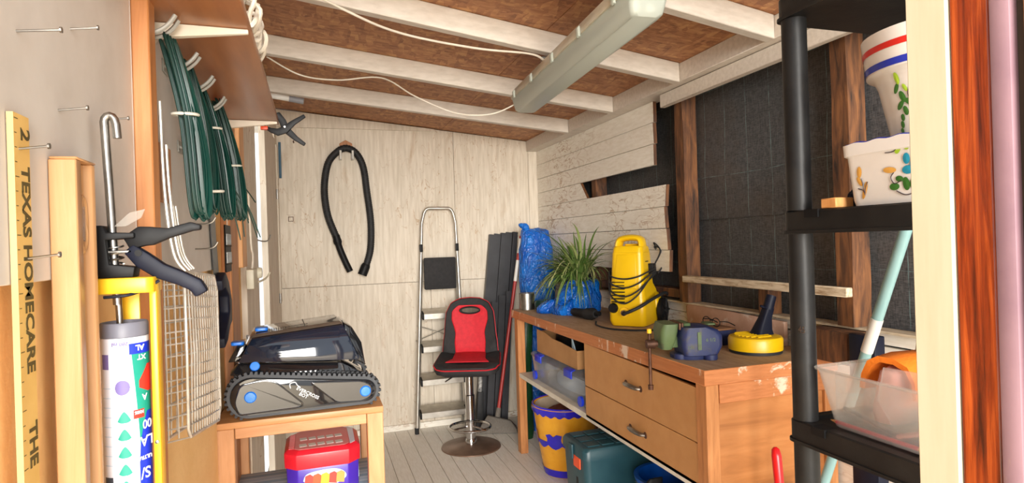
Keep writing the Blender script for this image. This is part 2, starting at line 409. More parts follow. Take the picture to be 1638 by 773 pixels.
# wall plates under the rafters on the right
struct('trim_1', MB().hexa([(1.662, .32, 2.155), (1.80, .32, 2.155), (1.80, 4.648, 2.155), (1.662, 4.648, 2.155),
                            (1.662, .32, ceil_z(1.662) - .002), (1.80, .32, ceil_z(1.8) - .002), (1.80, 4.648, ceil_z(1.8) - .002), (1.662, 4.648, ceil_z(1.662) - .002)]), m_white_beam, bevel=.003, seg=1)
struct('trim_2', MB().box(1.705, 1.735, .32, 2.70, 2.085, 2.152), m_white_beam, bevel=.003, seg=1)
# back wall
wb = struct('wall_back', MB().box(-.34, 1.95, 4.665, 4.72, 0, 2.42), m_dark_gap)
def panel(x0, x1, z0, z1a, z1b, y=4.65):
    return MB().hexa([(x0, y, z0), (x1, y, z0), (x1, y + .014, z0), (x0, y + .014, z0), (x0, y, z1a), (x1, y, z1b), (x1, y + .014, z1b), (x0, y + .014, z1a)])
xs = [-.262, 1.052, 1.676, 1.86]
for x0, x1 in zip(xs, xs[1:]):
    obj('plywood_panel', panel(x0, x1 - .0022, 1.131, ceil_z(x0) - .004, ceil_z(x1) - .004), m_white_wall, wb, bevel=.001, seg=1)
for x0, x1 in ((-.262, .84), (.84, 1.86)):
    obj('plywood_panel', panel(x0, x1 - .0022, .02, 1.1285, 1.1285), m_white_wall, wb, bevel=.001, seg=1)
obj('cover_batten', MB().hexa([(-.25, 4.632, 2.30), (.9, 4.632, 2.30), (.9, 4.65, 2.30), (-.25, 4.65, 2.30), (-.25, 4.632, ceil_z(-.25) - .01), (.9, 4.632, 2.315), (.9, 4.65, 2.315), (-.25, 4.65, ceil_z(-.25) - .01)]), m_white_wall, wb)
struct('baseboard_back', MB().box(-.25, 1.75, 4.632, 4.65, 0, .045), m_white_board, bevel=.002, seg=1)
# right wall: studs and fabric sheets behind half-removed boards
wr = struct('wall_right')
def sheet(x, y0, y1, z0, z1, seed, amp=.006):
    mb = MB(); ny, nz = 30, 16; vs = []
    for back in (0, 1):
        for i in range(ny + 1):
            for j in range(nz + 1):
                y = y0 + (y1 - y0) * i / ny; z = z0 + (z1 - z0) * j / nz
                d = noise.noise(Vector((y * 3 + seed, z * 3, seed))) * amp + noise.noise(Vector((y * 9, z * 1.2 + seed, 3))) * amp * .5
                vs.append((x + d + back * .0025, y, z))
    n1 = (ny + 1) * (nz + 1); fs = []
    for b in (0, 1):
        for i in range(ny):
            for j in range(nz):
                q = [b * n1 + i * (nz + 1) + j, b * n1 + (i + 1) * (nz + 1) + j, b * n1 + (i + 1) * (nz + 1) + j + 1, b * n1 + i * (nz + 1) + j + 1]
                fs.append(q if b else q[::-1])
    per = [i * (nz + 1) for i in range(ny + 1)] + [ny * (nz + 1) + j for j in range(1, nz + 1)] + [i * (nz + 1) + nz for i in range(ny - 1, -1, -1)] + [j for j in range(nz - 1, 0, -1)]
    for a, b in zip(per, per[1:] + per[:1]): fs.append((a, b, b + n1, a + n1))
    return mb.add(vs, fs)
obj('fabric_sheet', sheet(1.878, .32, 4.66, 1.50, 2.22, 2), m_weed, wr, smooth=True)
obj('fabric_sheet', sheet(1.890, .32, 4.66, .02, 1.60, 9), m_weed, wr, smooth=True)
def rough_post(x0, x1, y0, y1, z0, z1, amp=.006, n=14, seed=0):
    rings = []
    for i in range(n + 1):
        z = z0 + (z1 - z0) * i / n
        def w(k): return noise.noise(Vector((z * 4 + seed, k * 3.1, seed))) * amp
        rings.append([(x0 + w(1), y0 + w(2), z), (x1, y0 + w(3), z), (x1, y1 + w(4), z), (x0 + w(5), y1 + w(6), z)])
    return MB().loft(rings)
for y, s in ((2.655, 1), (1.665, 2), (3.66, 3), (.62, 5)):
    obj('stud', rough_post(1.782, 1.862, y - .036, y + .036, 1.081, 2.15, seed=s), m_dark_timber, wr)
obj('batten', MB().box(1.752, 1.781, 1.63, 2.62, 1.188, 1.222), m_pale_rail, wr, bevel=.003, seg=1, label='weathered whitish batten')
obj('short_stud', rough_post(1.79, 1.86, 2.06, 2.115, 1.081, 1.188, .003, 4, 8), m_dark_timber, wr)
obj('cross_rail', MB().box(1.785, 1.86, 2.70, 3.6, 1.10, 1.145), m_dark_timber, wr, bevel=.003, seg=1)
def board(y0, y1, z0, z1, y0b=None, x=1.75, t=.02):   # y0 = near end (top), y0b = near end at the bottom
    y0b = y0 if y0b is None else y0b
    j = lambda: random.uniform(-.0012, .0012)
    n = 5; top = [(y0 + (y1 - y0) * i / n, z1 - .0015) for i in range(n + 1)]; bot = [(y1 + (y0b - y1) * i / n, z0 + .0015) for i in range(n + 1)]
    mid = [(y0 + (y0b - y0) * .35 + j(), z0 + (z1 - z0) * .65), (y0 + (y0b - y0) * .7 + j(), z0 + (z1 - z0) * .3)]
    poly = [(a, b + j() * .3) for a, b in top + bot + mid[::-1]]
    dx = random.uniform(-.0015, .0015)
    return MB().ext(poly, x + dx, x + t, 'x')
zb = [2.155 - .115 * i for i in range(9)]
ends = [(2.84, 2.84), (2.845, 2.84), (2.85, 2.85), (3.80, 3.70), (2.735, 2.75), (2.76, 2.75), (2.745, 2.735), (2.72, 2.73)]
for i, (a, b) in enumerate(ends):
    o = obj('board', board(a, 4.648, zb[i + 1], zb[i], b), [m_white_board, m_dark_timber], wr)
    for p in o.data.polygons:
        if p.normal.y < -.6: p.material_index = 1      # raw sawn ends
obj('board', board(2.30, 4.648, 1.020, 1.070, x=1.84), m_white_board, wr)
obj('board', board(.32, 2.295, 1.025, 1.070, x=1.84), m_white_board, wr)
for z0, z1 in ((.93, 1.02), (.815, .93), (.70, .815), (.585, .70), (.47, .585), (.355, .47), (.24, .355), (.125, .24), (.01, .125)):
    obj('board', board(.32, 4.648, z0, z1, x=1.84), m_white_board, wr)
obj('sill_board', MB().box(1.80, 1.872, .32, 4.64, 1.0715, 1.080), m_pale_rail, wr)
# left wall: ochre render below, white sheet above, door opening further back
DZ = 2.12
wl = struct('wall_left', MB().box(-.33, -.262, .32, 1.74, 0, 2.45), m_stucco)
obj('wall_sheet', MB().box(-.2618, -.25, .32, 1.005, 1.396, 2.44), m_plaster, wl, bevel=.001, seg=1)
obj('wall_sheet', MB().box(-.2618, -.25, 1.008, 1.74, 1.372, 2.44), m_plaster, wl, bevel=.001, seg=1)
obj('wall_block', MB().box(-.33, -.272, 1.74, 2.45, 0, 2.45), m_stucco, wl, label='ochre rendered stretch of wall')
obj('wall_block', MB().box(-.31, -.252, 2.45, 2.955, 0, 2.45), m_white_wall, wl, label='pale pink painted stretch beside the door')
obj('wall_block', MB().box(-.36, -.25, 2.955, 3.90, DZ, 2.45), m_white_wall, wl, label='white stretch above the door')
obj('wall_block', MB().box(-.30, -.252, 3.90, 4.66, 0, 2.45), m_white_wall, wl, label='white stretch in the far corner')
obj('batten', MB().box(-.25, -.226, 1.008, 1.045, .05, 2.40), m_batten, wl, bevel=.002, seg=1, label='orange pine batten')
obj('plank', MB().box(-.272, -.245, 1.98, 2.16, .6, 2.40), m_batten, wl, bevel=.002, seg=1, label='brown plank')
obj('plank', MB().box(-.272, -.236, 2.20, 2.33, 1.36, 2.40), m_pine, wl, bevel=.002, seg=1, label='pale pine plank')
obj('doorway_trim', MB().box(-.25, -.226, 3.93, 4.02, 0, 2.16), m_white_wall, wl, bevel=.002, seg=1)
obj('doorway_trim', MB().box(-.25, -.232, 4.30, 4.38, 1.06, 2.12), m_white_wall, wl, bevel=.002, seg=1)
# door on the left standing slightly open
d2 = struct('door_2')
ob = MB().hexa([(-.239, 3.02, .02), (-.211, 3.02, .02), (-.222, 3.88, .02), (-.25, 3.88, .02), (-.243, 3.02, 2.08), (-.215, 3.02, 2.08), (-.222, 3.88, 2.08), (-.25, 3.88, 2.08)])
obj('door_leaf', ob, m_white_wall, d2, bevel=.002, seg=1)
for z in (.5, 1.12, 1.75): obj('hinge', MB().tube([(-.216, 3.885, z - .03), (-.216, 3.885, z + .03)], .007, 8), m_steel, d2)
# door frame in front at the right
d1 = struct('door_1')
obj('door_stop', MB().box(.600, .655, .430, .474, -.05, 2.6), m_cream_paint, d1, bevel=.002, seg=1, label='cream painted strip')
obj('jamb_post', MB().box(.602, .66, .3925, .4295, -.05, 2.6), m_redwood, d1, bevel=.002, seg=1, label='red-brown varnished post')
obj('weather_strip', MB().box(.599, .655, .373, .392, -.05, 2.6), m_mauve, d1, bevel=.004, label='mauve weathered strip')
obj('groove_strip', MB().box(.608, .655, .364, .3725, -.05, 2.6), m_dark_gap, d1)
obj('outer_frame', MB().box(.600, .70, .330, .3635, -.05, 2.6), m_level, d1, bevel=.002, seg=1, label='orange-yellow strip')

# ================================================================= LEFT WALL
# nails in the white sheet
def nail(y, z, label, x=-.25, L=.034, dy=0.0, dz=.004):
    mb = MB().tube([(x - .004, y, z), (x + L, y + dy, z + dz)], .0011, 6)
    mb.tube([(x + L - .0006, y + dy, z + dz), (x + L + .001, y + dy, z + dz)], .0028, 8)
    tag(obj('nail', mb, m_steel), label, 'nail', 'nails in the left wall')
nail(.647, 1.622, 'long steel nail near the top left, above the wooden rule')
nail(.735, 1.570, 'thin steel nail halfway between the hooked gun rod and the top left nail', L=.026)
nail(.775, 1.668, 'small pale nail at the very top of the white wall sheet', L=.026)
nail(.865, 1.586, 'steel nail from which the hooked gun rod hangs', L=.03)
nail(.630, 1.513, 'steel nail sticking out through the top of the wooden rule', L=.028)
nail(.640, 1.417, 'steel nail beside the word on the wooden rule, just above the ochre render', L=.030)

# wooden rule
t = thing('wooden_ruler', 'yellowed wooden rule with dark lettering hanging on the left wall', 'ruler', (-.249, .636, .62))
mb = MB().box(-.249, -.244, .621, .6505, .62, 1.545)
o = obj('blade', mb, [m_ruler, m_ruler_side], t)
for p in o.data.polygons:
    if p.normal.y < -.5: p.material_index = 1
text('lettering', 'TEXAS HOMECARE', .0215, (-.2439, .6335, 1.5), (0, 0, -1), (0, 1, 0), m_print_olive, t, .0006)
text('lettering', 'THE', .0215, (-.2439, .6335, 1.273), (0, 0, -1), (0, 1, 0), m_print_olive, t, .0006)
text('numeral', '2', .024, (-.2439, .634, 1.534), (0, 0, -1), (0, 1, 0), m_print_olive, t, .0004)
mk = MB()
for k in range(70):
    z = 1.54 - k * .0127; mk.box(-.24405, -.2438, .622, .622 + (.007 if k % 4 == 0 else .004), z, z + .0007)
o = obj('tick_marks', mk, m_print_olive, t); o['kind'] = 'stuff'

# spirit level of varnished beech
t = thing('spirit_level', 'varnished beech spirit level standing upright against the left wall', 'level', (-.23, .73, .62))
x0, x1 = -.2495, -.2255
def ring_of(pts, x): return [(x, a, b) for a, b in pts]
lv = MB()   # side face (+X) has a recessed web between two flanges
prof = [(x0, .703), (x1, .703), (x1, .717), (x1 - .008, .720), (x1 - .008, .745), (x1, .748), (x1, .757), (x0, .757)]
lv.ext([(a, b) for a, b in prof], .62, 1.516, 'z')
obj('body', lv, m_level, t, bevel=.0012, seg=1)
pr = MB()
for k in (0,):
    ring = [(x1 - .006, .733 + .0095 * math.cos(q), 1.452 + .028 * math.sin(q)) for q in [2 * PI * i / 20 for i in range(20)]]
    pr.tube(ring, .0032, 8, loop=True)
obj('port_ring', pr, m_level, t, smooth=True)
obj('vial', MB().tube([(x1 - .008, .733, 1.434), (x1 - .008, .733, 1.470)], .005, 10), m_clear, t, smooth=True, label='clear vial')
ec = MB().box(x0 + .001, x1 + .001, .703, .757, 1.516, 1.5185); obj('end_cap', ec, m_level, t, bevel=.001, seg=1)

# caulking gun with an upside-down cartridge
gx_, gy_ = -.218, .815
t = thing('caulking_gun', 'yellow and black caulking gun hanging by its hooked steel rod', 'caulking gun', (gx_, gy_, 1.15))
rod = [(gx_ - .006, gy_, 1.36), (gx_ - .011, gy_, 1.50), (gx_ - .014, gy_, 1.575)] + [(gx_ - .014 + .0055 * (1 - math.cos(q)), gy_, 1.575 + .0075 * math.sin(q)) for q in (.5, 1.1, 1.57, 2.1, 2.7)] + [(gx_ - .002, gy_, 1.572), (gx_ - .001, gy_, 1.556)]
obj('push_rod', MB().tube(rod, .0046, 10), m_steel, t, smooth=True, label='steel push rod')
obj('lower_rod', MB().tube([(gx_ - .004, gy_, 1.3335), (gx_ - .006, gy_, 1.395)], .0036, 10), m_steel, t, smooth=True)
hb = MB().box(gx_ - .026, gx_ - .015, gy_ - .012, gy_ + .012, 1.392, 1.452)
hb.box(gx_ - .016, gx_ + .013, gy_ - .012, gy_ + .012, 1.392, 1.408); hb.box(gx_ - .016, gx_ + .015, gy_ - .010, gy_ + .010, 1.437, 1.441)
hb2 = MB().ext([(gx_ - .026, 1.392), (gx_ + .014, 1.392), (gx_ + .016, 1.404), (gx_ - .010, 1.408), (gx_ - .013, 1.436), (gx_ + .016, 1.438), (gx_ + .016, 1.444), (gx_ - .012, 1.445), (gx_ - .016, 1.453), (gx_ - .026, 1.453)], gy_ - .013, gy_ + .013, 'y')
obj('handle_block', hb2, m_black, t, bevel=.0015)
sp = [(gx_ - .007 + .0085 * math.cos(q), gy_ + .0085 * math.sin(q), 1.408 + .0011 * q) for q in [k * .45 for k in range(56)]]
obj('spring', MB().tube(sp[:44], .0012, 5), m_steel, t, smooth=True)
obj('drive_plate', MB().box(gx_ - .014, gx_ + .012, gy_ - .008, gy_ + .008, 1.4205, 1.424), m_steel, t, bevel=.0008, seg=1)
pf = MB().lathe([(.010, -.0006), (.0125, -.0006), (.0125, .0006), (.010, .0006)], 16, M=Matrix.Rotation(1.1, 3, 'X'), o=(gx_ + .010, gy_ + .004, 1.462))
obj('release_plate', MB().ext([(gx_ - .006, 1.452), (gx_ + .010, 1.468), (gx_ + .026, 1.472), (gx_ + .022, 1.462), (gx_ + .006, 1.452)], gy_ - .004, gy_ - .0028, 'y'), m_frost, t)
tr = MB()
def arm(pts, wid, th, y=gy_):    # flat lever with varying width in the XZ plane
    rings = []
    for i, (x, z) in enumerate(pts):
        a = pts[max(i - 1, 0)]; b = pts[min(i + 1, len(pts) - 1)]
        dx, dz = b[0] - a[0], b[1] - a[1]; l = math.hypot(dx, dz); nx, nz = -dz / l, dx / l; w = wid[i] / 2
        rings.append([(x - nx * w, y - th / 2, z - nz * w), (x + nx * w, y - th / 2, z + nz * w), (x + nx * w, y + th / 2, z + nz * w), (x - nx * w, y + th / 2, z - nz * w)])
    return MB().loft(rings)
obj('trigger', arm([(gx_ + .006, 1.432), (gx_ + .022, 1.440), (gx_ + .032, 1.440), (gx_ + .050, 1.443), (gx_ + .075, 1.4505), (gx_ + .085, 1.449)], [.016, .024, .022, .012, .011, .006], .013), m_black, t, bevel=.002)
obj('grip', arm([(gx_ + .008, 1.426), (gx_ + .022, 1.412), (gx_ + .040, 1.398), (gx_ + .062, 1.388), (gx_ + .078, 1.379), (gx_ + .084, 1.368)], [.014, .020, .019, .017, .017, .016], .016), m_navy, t, bevel=.003)
obj('pivot', MB().tube([(gx_ + .019, gy_ - .009, 1.420), (gx_ + .019, gy_ + .009, 1.420)], .004, 10), m_black, t, smooth=True)
cx = gx_; R = .0262
yf = MB().ext(rrect(cx - .027, cx + .0365, gy_ - .026, gy_ + .026, .009), 1.374, 1.392, 'z')
obj('frame_cap', yf, m_yellow_gun, t, bevel=.0015)
fr = MB().box(cx + .0292, cx + .0368, gy_ - .011, gy_ + .011, 1.120, 1.385); obj('frame_rail', fr, m_yellow_gun, t, bevel=.0015)
fr = MB().box(cx - .012, cx + .010, gy_ + .027, gy_ + .031, 1.120, 1.385); obj('frame_rail', fr, m_yellow_gun, t, bevel=.001)
obj('frame_end', MB().ext(rrect(cx - .026, cx + .0368, gy_ - .026, gy_ + .031, .01), 1.100, 1.1295, 'z'), m_yellow_gun, t, bevel=.0015)
obj('rivet', MB().lathe([(.0001, .002), (.0022, .0012), (.0026, 0)], 10, o=(cx + .033, gy_ - .011, 1.197), M=Matrix.Rotation(PI / 2, 3, 'X')), m_steel, t, smooth=True)
lv2 = bez((cx + .027, gy_ - .012, 1.378), (cx + .012, gy_ - .027, 1.3725), (cx - .012, gy_ - .0275, 1.371)); lv2 = [(cx + .040, gy_ - .010, 1.387)] + lv2
obj('release_lever', MB().tube(lv2, .0018, 6), m_navy, t, smooth=True)
# cartridge held in the gun: its own thing
ct = thing('sealant_cartridge', 'white sealant cartridge with green and blue print, upside down in the caulking gun', 'cartridge', (cx, gy_, 1.13))
obj('tube', MB().lathe([(.0001, 1.130), (.024, 1.130), (.0245, 1.133), (.0245, 1.322), (.024, 1.323)], 40, o=(cx, gy_, 0)), m_cart, ct, smooth=True)
obj('plunger_collar', MB().lathe([(.0001, 1.3235), (.0248, 1.3235), (.0248, 1.338), (.0235, 1.340), (.0225, 1.333), (.0001, 1.333)], 36, o=(cx, gy_, 0)), m_cart_grey, ct, smooth=True)
def wrap(name, a0, a1, z0, z1, m, r=.02475, shape=None, n=12, lab=None):   # print wrapped on the cartridge; angles in degrees round from +X
    mb = MB(); vs = []
    N = n
    for i in range(N + 1):
        f = i / N; a = math.radians(a0 + (a1 - a0) * f)
        zl, zh = (z0, z1) if shape is None else shape(f)
        if zh - zl < 1e-5: zh = zl + 1e-5
        for z in (zl, zh): vs.append((cx + r * math.cos(a), gy_ + r * math.sin(a), z))
    mb.add(vs, [(2 * i, 2 * i + 2, 2 * i + 3, 2 * i + 1) for i in range(N)])
    return obj(name, mb, m, ct, smooth=True, label=lab)
# front seen from the camera is around -75 degrees
wrap('green_band', -62, 20, 1.150, 1.315, m_teal_print, .02472, lambda f: (1.150 + max(0, 1 - f / .26) ** .7 * .16, 1.315), 24)
wrap('blue_band', -66, 20, 1.3035, 1.316, m_blue_print, .02484)
wrap('blue_label', -48, 20, 1.135, 1.235, m_blue_print, .02482, lambda f: (1.135, 1.178 + .057 * min(1, f * 2.6) ** .5), 20)
wrap('red_flash', -60, -32, 1.229, 1.239, m_red_print, .0250)
wrap('red_arrow', -44, 10, 1.258, 1.290, m_red_print, .0249, lambda f: (1.258 + .012 * max(0, .5 - f), 1.272 + .018 * min(1, f * 2)))
wrap('oval_badge', -101, -66, 1.258, 1.275, m_violet, .02482, lambda f: (1.2665 - .0085 * math.sqrt(max(0, 1 - (2 * f - 1) ** 2)), 1.2665 + .0085 * math.sqrt(max(0, 1 - (2 * f - 1) ** 2))), 18)
m_palegreen = plain('pale_green_print', '#a9d9d2', '#bde0da', .5)
wrap('certificate_text', -99, -73, 1.286, 1.292, m_palegreen, .02479)
wrap('certificate_mark', -98, -74, 1.294, 1.308, m_palegreen, .02479, lambda f: (1.301 - .0068 * math.sqrt(max(0, 1 - (2 * f - 1) ** 2)), 1.301 + .0068 * math.sqrt(max(0, 1 - (2 * f - 1) ** 2))), 16)
for k, z in enumerate((1.226, 1.206, 1.186, 1.166, 1.147)):
    wrap('teal_icon', -97, -66, z, z + .013, m_teal_print, .0248, lambda f, z=z: (z + .0025 * abs(2 * f - 1) ** 3, z + .013 * (1 - abs(2 * f - 1) ** 1.7) + .0025 * abs(2 * f - 1) ** 3), 16)
    wrap('caption', -100, -63, z + .0144, z + .0153, m_lightblue, .0248); wrap('caption', -96, -67, z + .0162, z + .0169, m_lightblue, .0248)
wrap('yellow_patch', -138, -110, 1.135, 1.147, m_yellow_gun, .02481); wrap('teal_patch', -138, -112, 1.149, 1.165, m_tape, .0248)
wrap('violet_patch', -138, -116, 1.288, 1.305, m_violet, .0248)
for k in range(9): wrap('text_line', -138, -112, 1.178 + k * .011, 1.1787 + k * .011, m_lightblue, .0248)
def ctext(body, size, a, z, m=m_cart, bold=.0003):   # lettering upside-down on the cartridge
    a = math.radians(a); d = (math.sin(a), -math.cos(a), 0)
    text('lettering', body, size, (cx + .0254 * math.cos(a), gy_ + .0254 * math.sin(a), z), d, (0, 0, -1), m, ct, bold, 'CENTER', .0001)
ctext('LA', .0165, -27, 1.2065); ctext('00', .0145, -24, 1.225); ctext('ULTRA', .006, -34, 1.184); ctext('S/', .018, -33, 1.170); ctext('AL', .009, -40, 1.3135); ctext('280 ml', .006, -86, 1.3185, m_violet, .0001)
ctext('A', .010, -30, 1.2555); ctext('100%', .005, -46, 1.2375, m_cart, .0002); ctext('XT', .008, -36, 1.302)

# scalloped wooden bracket hung on the wall
sc = [(-.2415, 1.503), (-.213, 1.503), (-.222, 1.600), (-.2415, 1.600)]
poly = [(1.095, 1.503), (1.185, 1.503), (1.150, 1.60), (1.075, 1.60)]
pts = [(1.185, 1.505), (1.185, 1.60), (1.070, 1.60)]
for k in range(5):
    z = 1.60 - .019 * k; pts += [(1.070 + .008 * math.sin(q), z - .019 * q / PI) for q in (.5, 1.0, 1.6, 2.2, 2.7)]
pts += [(1.07, 1.505)]
o = obj('scalloped_plaque', MB().ext(pts, -.2495, -.238, 'x'), m_batten, bevel=.001, seg=1); tag(o, 'orange wooden plaque with a scalloped edge behind the green wire coils', 'plaque')

# metal wall shelf brackets with brown board
t = thing('wall_shelf', 'brown veneered shelf board on cream metal brackets high on the left wall', 'shelf', (-.25, 1.4, 1.79))
obj('shelf_board', MB().box(-.248, -.098, .62, 1.955, 1.797, 1.815), m_shelf_brown, t, bevel=.002)
for y in (1.115, 1.90):
    br = MB().loft([[(-.2495, y - .009, 1.755), (-.2495, y + .009, 1.755), (-.2495, y + .009, 1.7965), (-.2495, y - .009, 1.7965)],
                    [(-.238, y - .008, 1.772), (-.238, y + .008, 1.772), (-.238, y + .008, 1.7965), (-.238, y - .008, 1.7965)],
                    [(-.10, y - .004, 1.789), (-.10, y + .004, 1.789), (-.10, y + .004, 1.7965), (-.10, y - .004, 1.7965)]])
    b = obj('bracket', br, m_bracket, t, bevel=.0012, seg=1)
    obj('upright', MB().box(-.2497, -.246, y - .010, y + .010, 1.66, 1.755), m_bracket, t)
# spring clamp biting the shelf end
t = thing('spring_clamp', 'black spring clamp with orange tips gripping the end of the brown shelf', 'clamp', (-.09, 1.93, 1.79))
cy = 1.935
def flat(pts, wid, y0, y1):
    m = MB(); rings = []
    for i, (x, z) in enumerate(pts):
        a = pts[max(i - 1, 0)]; b = pts[min(i + 1, len(pts) - 1)]; dx, dz = b[0] - a[0], b[1] - a[1]; l = math.hypot(dx, dz); nx, nz = -dz / l, dx / l; w = wid[i] / 2
        rings.append([(x - nx * w, y0, z - nz * w), (x + nx * w, y0, z + nz * w), (x + nx * w, y1, z + nz * w), (x - nx * w, y1, z - nz * w)])
    return m.loft(rings)
obj('lower_jaw', flat([(-.137, 1.786), (-.120, 1.776), (-.100, 1.770), (-.080, 1.778), (-.055, 1.800), (-.022, 1.822)], [.006, .013, .021, .022, .015, .010], cy - .012, cy - .001), m_black, t, bevel=.0015)
obj('upper_jaw', flat([(-.115, 1.823), (-.098, 1.826), (-.086, 1.805), (-.078, 1.782), (-.050, 1.755), (-.024, 1.736)], [.008, .016, .021, .022, .015, .010], cy, cy + .011), m_black, t, bevel=.0015)
obj('jaw_tip', MB().box(-.147, -.127, cy - .014, cy + .002, 1.7765, 1.7865), m_orange_red, t, bevel=.001, label='orange jaw tip')
obj('pivot_pin', MB().tube([(-.080, cy - .0135, 1.786), (-.080, cy + .013, 1.786)], .003, 10), m_steel, t, smooth=True)
# bundle of rope on the shelf and white tube
t = thing('rope_bundle', 'untidy bundle of off-white cord on the outer edge of the brown shelf', 'rope', (-.11, 1.25, 1.815))
for k in range(9):
    cyk = 1.17 + k * .03; ph = random.random() * 6; r0 = random.uniform(.020, .032)
    pts = [(-.113 + r0 * .8 * math.cos(q + ph) + .004 * math.sin(3 * q), cyk + .035 * math.sin(q + ph * .5), 1.855 + .034 * math.sin(q + ph) + .003 * math.sin(5 * q + k)) for q in [2 * PI * i / 28 for i in range(28)]]
    obj('cord_loop', MB().tube(pts, .0042, 6, loop=True), m_cord, t, smooth=True)
t = thing('wall_tube', 'short white tube with a grey cap under the ceiling beyond the shelf', 'tube', (-.2, 3.7, 2.41))
obj('tube', MB().tube([(-.248, 3.70, 2.305), (-.125, 3.70, 2.288)], .016, 14), m_white_plastic, t, smooth=True)
obj('end_cap', MB().tube([(-.124, 3.70, 2.288), (-.045, 3.70, 2.276)], [.018, .018], 14), plain('grey_cap', '#8c8c90', '#808085', .5), t, smooth=True)

# twin hooks in the wall
m_hook = plain('grey_hook', '#a5a39b', '#96948c', .45)
def hook(y, z, label, L=.05):
    t = thing('wall_hook', label, 'hook', (-.25, y, z), group='hooks on the left wall')
    for dy in (-.012, .012):
        pts = [(-.2497, y + dy, z), (-.2497 + .3 * L, y + dy, z - .004), (-.2497 + .6 * L, y + dy, z + .002), (-.2497 + .85 * L, y + dy, z + .014), (-.2497 + L, y + dy, z + .026)]
        obj('prong', MB().tube(bez(*pts, n=4), .0034, 8), m_hook, t, smooth=True)
    obj('base_plate', MB().box(-.2497, -.247, y - .02, y + .02, z - .012, z + .012), m_hook, t, bevel=.001, seg=1)
hook(1.068, 1.766, 'grey twin hook next to the pine batten, first coil hanging from it', .05)
hook(1.215, 1.752, 'grey twin hook carrying the second coil of green wire', .056)
hook(1.385, 1.757, 'grey twin hook carrying the third coil of green wire', .056)
hook(1.60, 1.765, 'grey twin hook carrying the fourth, furthest coil of green wire', .05)
hook(1.32, 1.625, 'grey twin hook low between the first and third wire coils', .055)
# coils of green plastic-coated wire
def coil(y, top, bot, n, label, tie_f, w0=.016, w1=.024, seed=0, loose=0):
    rnd = random.Random(seed)
    t = thing('wire_coil', label, 'wire coil', (top[0], y, bot[1]), group='coils of green garden wire')
    ax = Vector((top[0], y, top[1])); bx = Vector((bot[0], y + .012, bot[1])); D = bx - ax
    for k in range(n):
        th = rnd.uniform(0, 2 * PI); rr = .0155 * math.sqrt(rnd.random()); oy = rr * math.cos(th); ox = .010 + .8 * rr * math.sin(th)
        ex = rnd.uniform(-.010, .012); sw = rnd.uniform(.75, 1.2); pts = []
        for i in range(36):
            q = 2 * PI * i / 36; f = .5 - .5 * math.cos(q)
            side = math.sin(q)
            wy = (w0 + (w1 - w0) * f) * side * sw * (1 - .55 * math.exp(-((f - tie_f) / .16) ** 2))
            bulge = .012 * math.sin(PI * f)
            p = ax + D * (f * (1 + ex * f)) + Vector((ox + bulge + .008 * side * f, oy + wy, -oy * .4))
            p.x = max(p.x, -.2425); pts.append(p)
        obj('wire', MB().tube(pts, .0017, 5, loop=True), m_green, t, smooth=True)
    for k in range(loose):
        a = ax + D * .55; e = bx + Vector((rnd.uniform(.0, .05), rnd.uniform(.02, .10), rnd.uniform(-.05, .05)))
        obj('wire', MB().tube(bez(a, (a + e) / 2 + Vector((.01, .0, -.01)), e, n=8), .0016, 5), m_green, t, smooth=True)
    c = ax + D * tie_f + Vector((.016, 0, 0)); wt = .0195
    ring = [c + Vector((.019 * math.cos(q), wt * math.sin(q), .002 * math.sin(q))) + Vector((0, 0, 0)) for q in [2 * PI * i / 18 for i in range(18)]]
    obj('cable_tie', MB().tube([(max(p.x, -.246), p.y, p.z) for p in ring], .0026, 6, loop=True), m_tie, t, smooth=True, label='white cable tie')
coil(1.085, (-.228, 1.762), (-.190, 1.478), 34, 'thick nearest coil of dark green wire hanging next to the pine batten', .42, .009, .014, 1)
coil(1.25, (-.230, 1.768), (-.196, 1.495), 24, 'second coil of dark green wire, tied near its bottom, behind the nearest', .86, .009, .011, 2)
coil(1.42, (-.236, 1.765), (-.190, 1.492), 24, 'third coil of dark green wire, tied near its top', .3, .009, .013, 3, 6)
coil(1.63, (-.234, 1.79), (-.186, 1.50), 18, 'furthest coil of dark green wire with loose ends, next to the brown plank', .55, .008, .012, 4, 8)
# orange-red plastic piece hanging behind the coils
t = thing('plastic_guard', 'orange-red plastic guard hanging behind the furthest wire coil', 'tool', (-.245, 1.76, 1.70))
obj('guard', MB().ext([(1.69, 1.70), (1.76, 1.69), (1.80, 1.74), (1.79, 1.80), (1.74, 1.815), (1.71, 1.77)], -.2495, -.236, 'x'), m_orange_red, t, bevel=.003)
# dark saw blade
t = thing('hand_saw', 'dark grey hand saw with blue-black handle hanging handle down on the left wall', 'saw', (-.25, 1.7, 1.3))
obj('saw_blade', MB().ext([(1.60, 1.60), (1.655, 1.60), (1.735, 1.325), (1.66, 1.325)], -.246, -.2435, 'x'), m_sawblade, t)
hp = [(1.635, 1.345), (1.70, 1.365), (1.75, 1.340), (1.80, 1.285), (1.795, 1.225), (1.745, 1.215), (1.70, 1.185), (1.65, 1.175), (1.645, 1.200), (1.70, 1.225), (1.745, 1.255), (1.74, 1.300), (1.69, 1.325), (1.64, 1.32)]
obj('handle', MB().ext(hp, -.2496, -.223, 'x'), m_navy, t, bevel=.005)
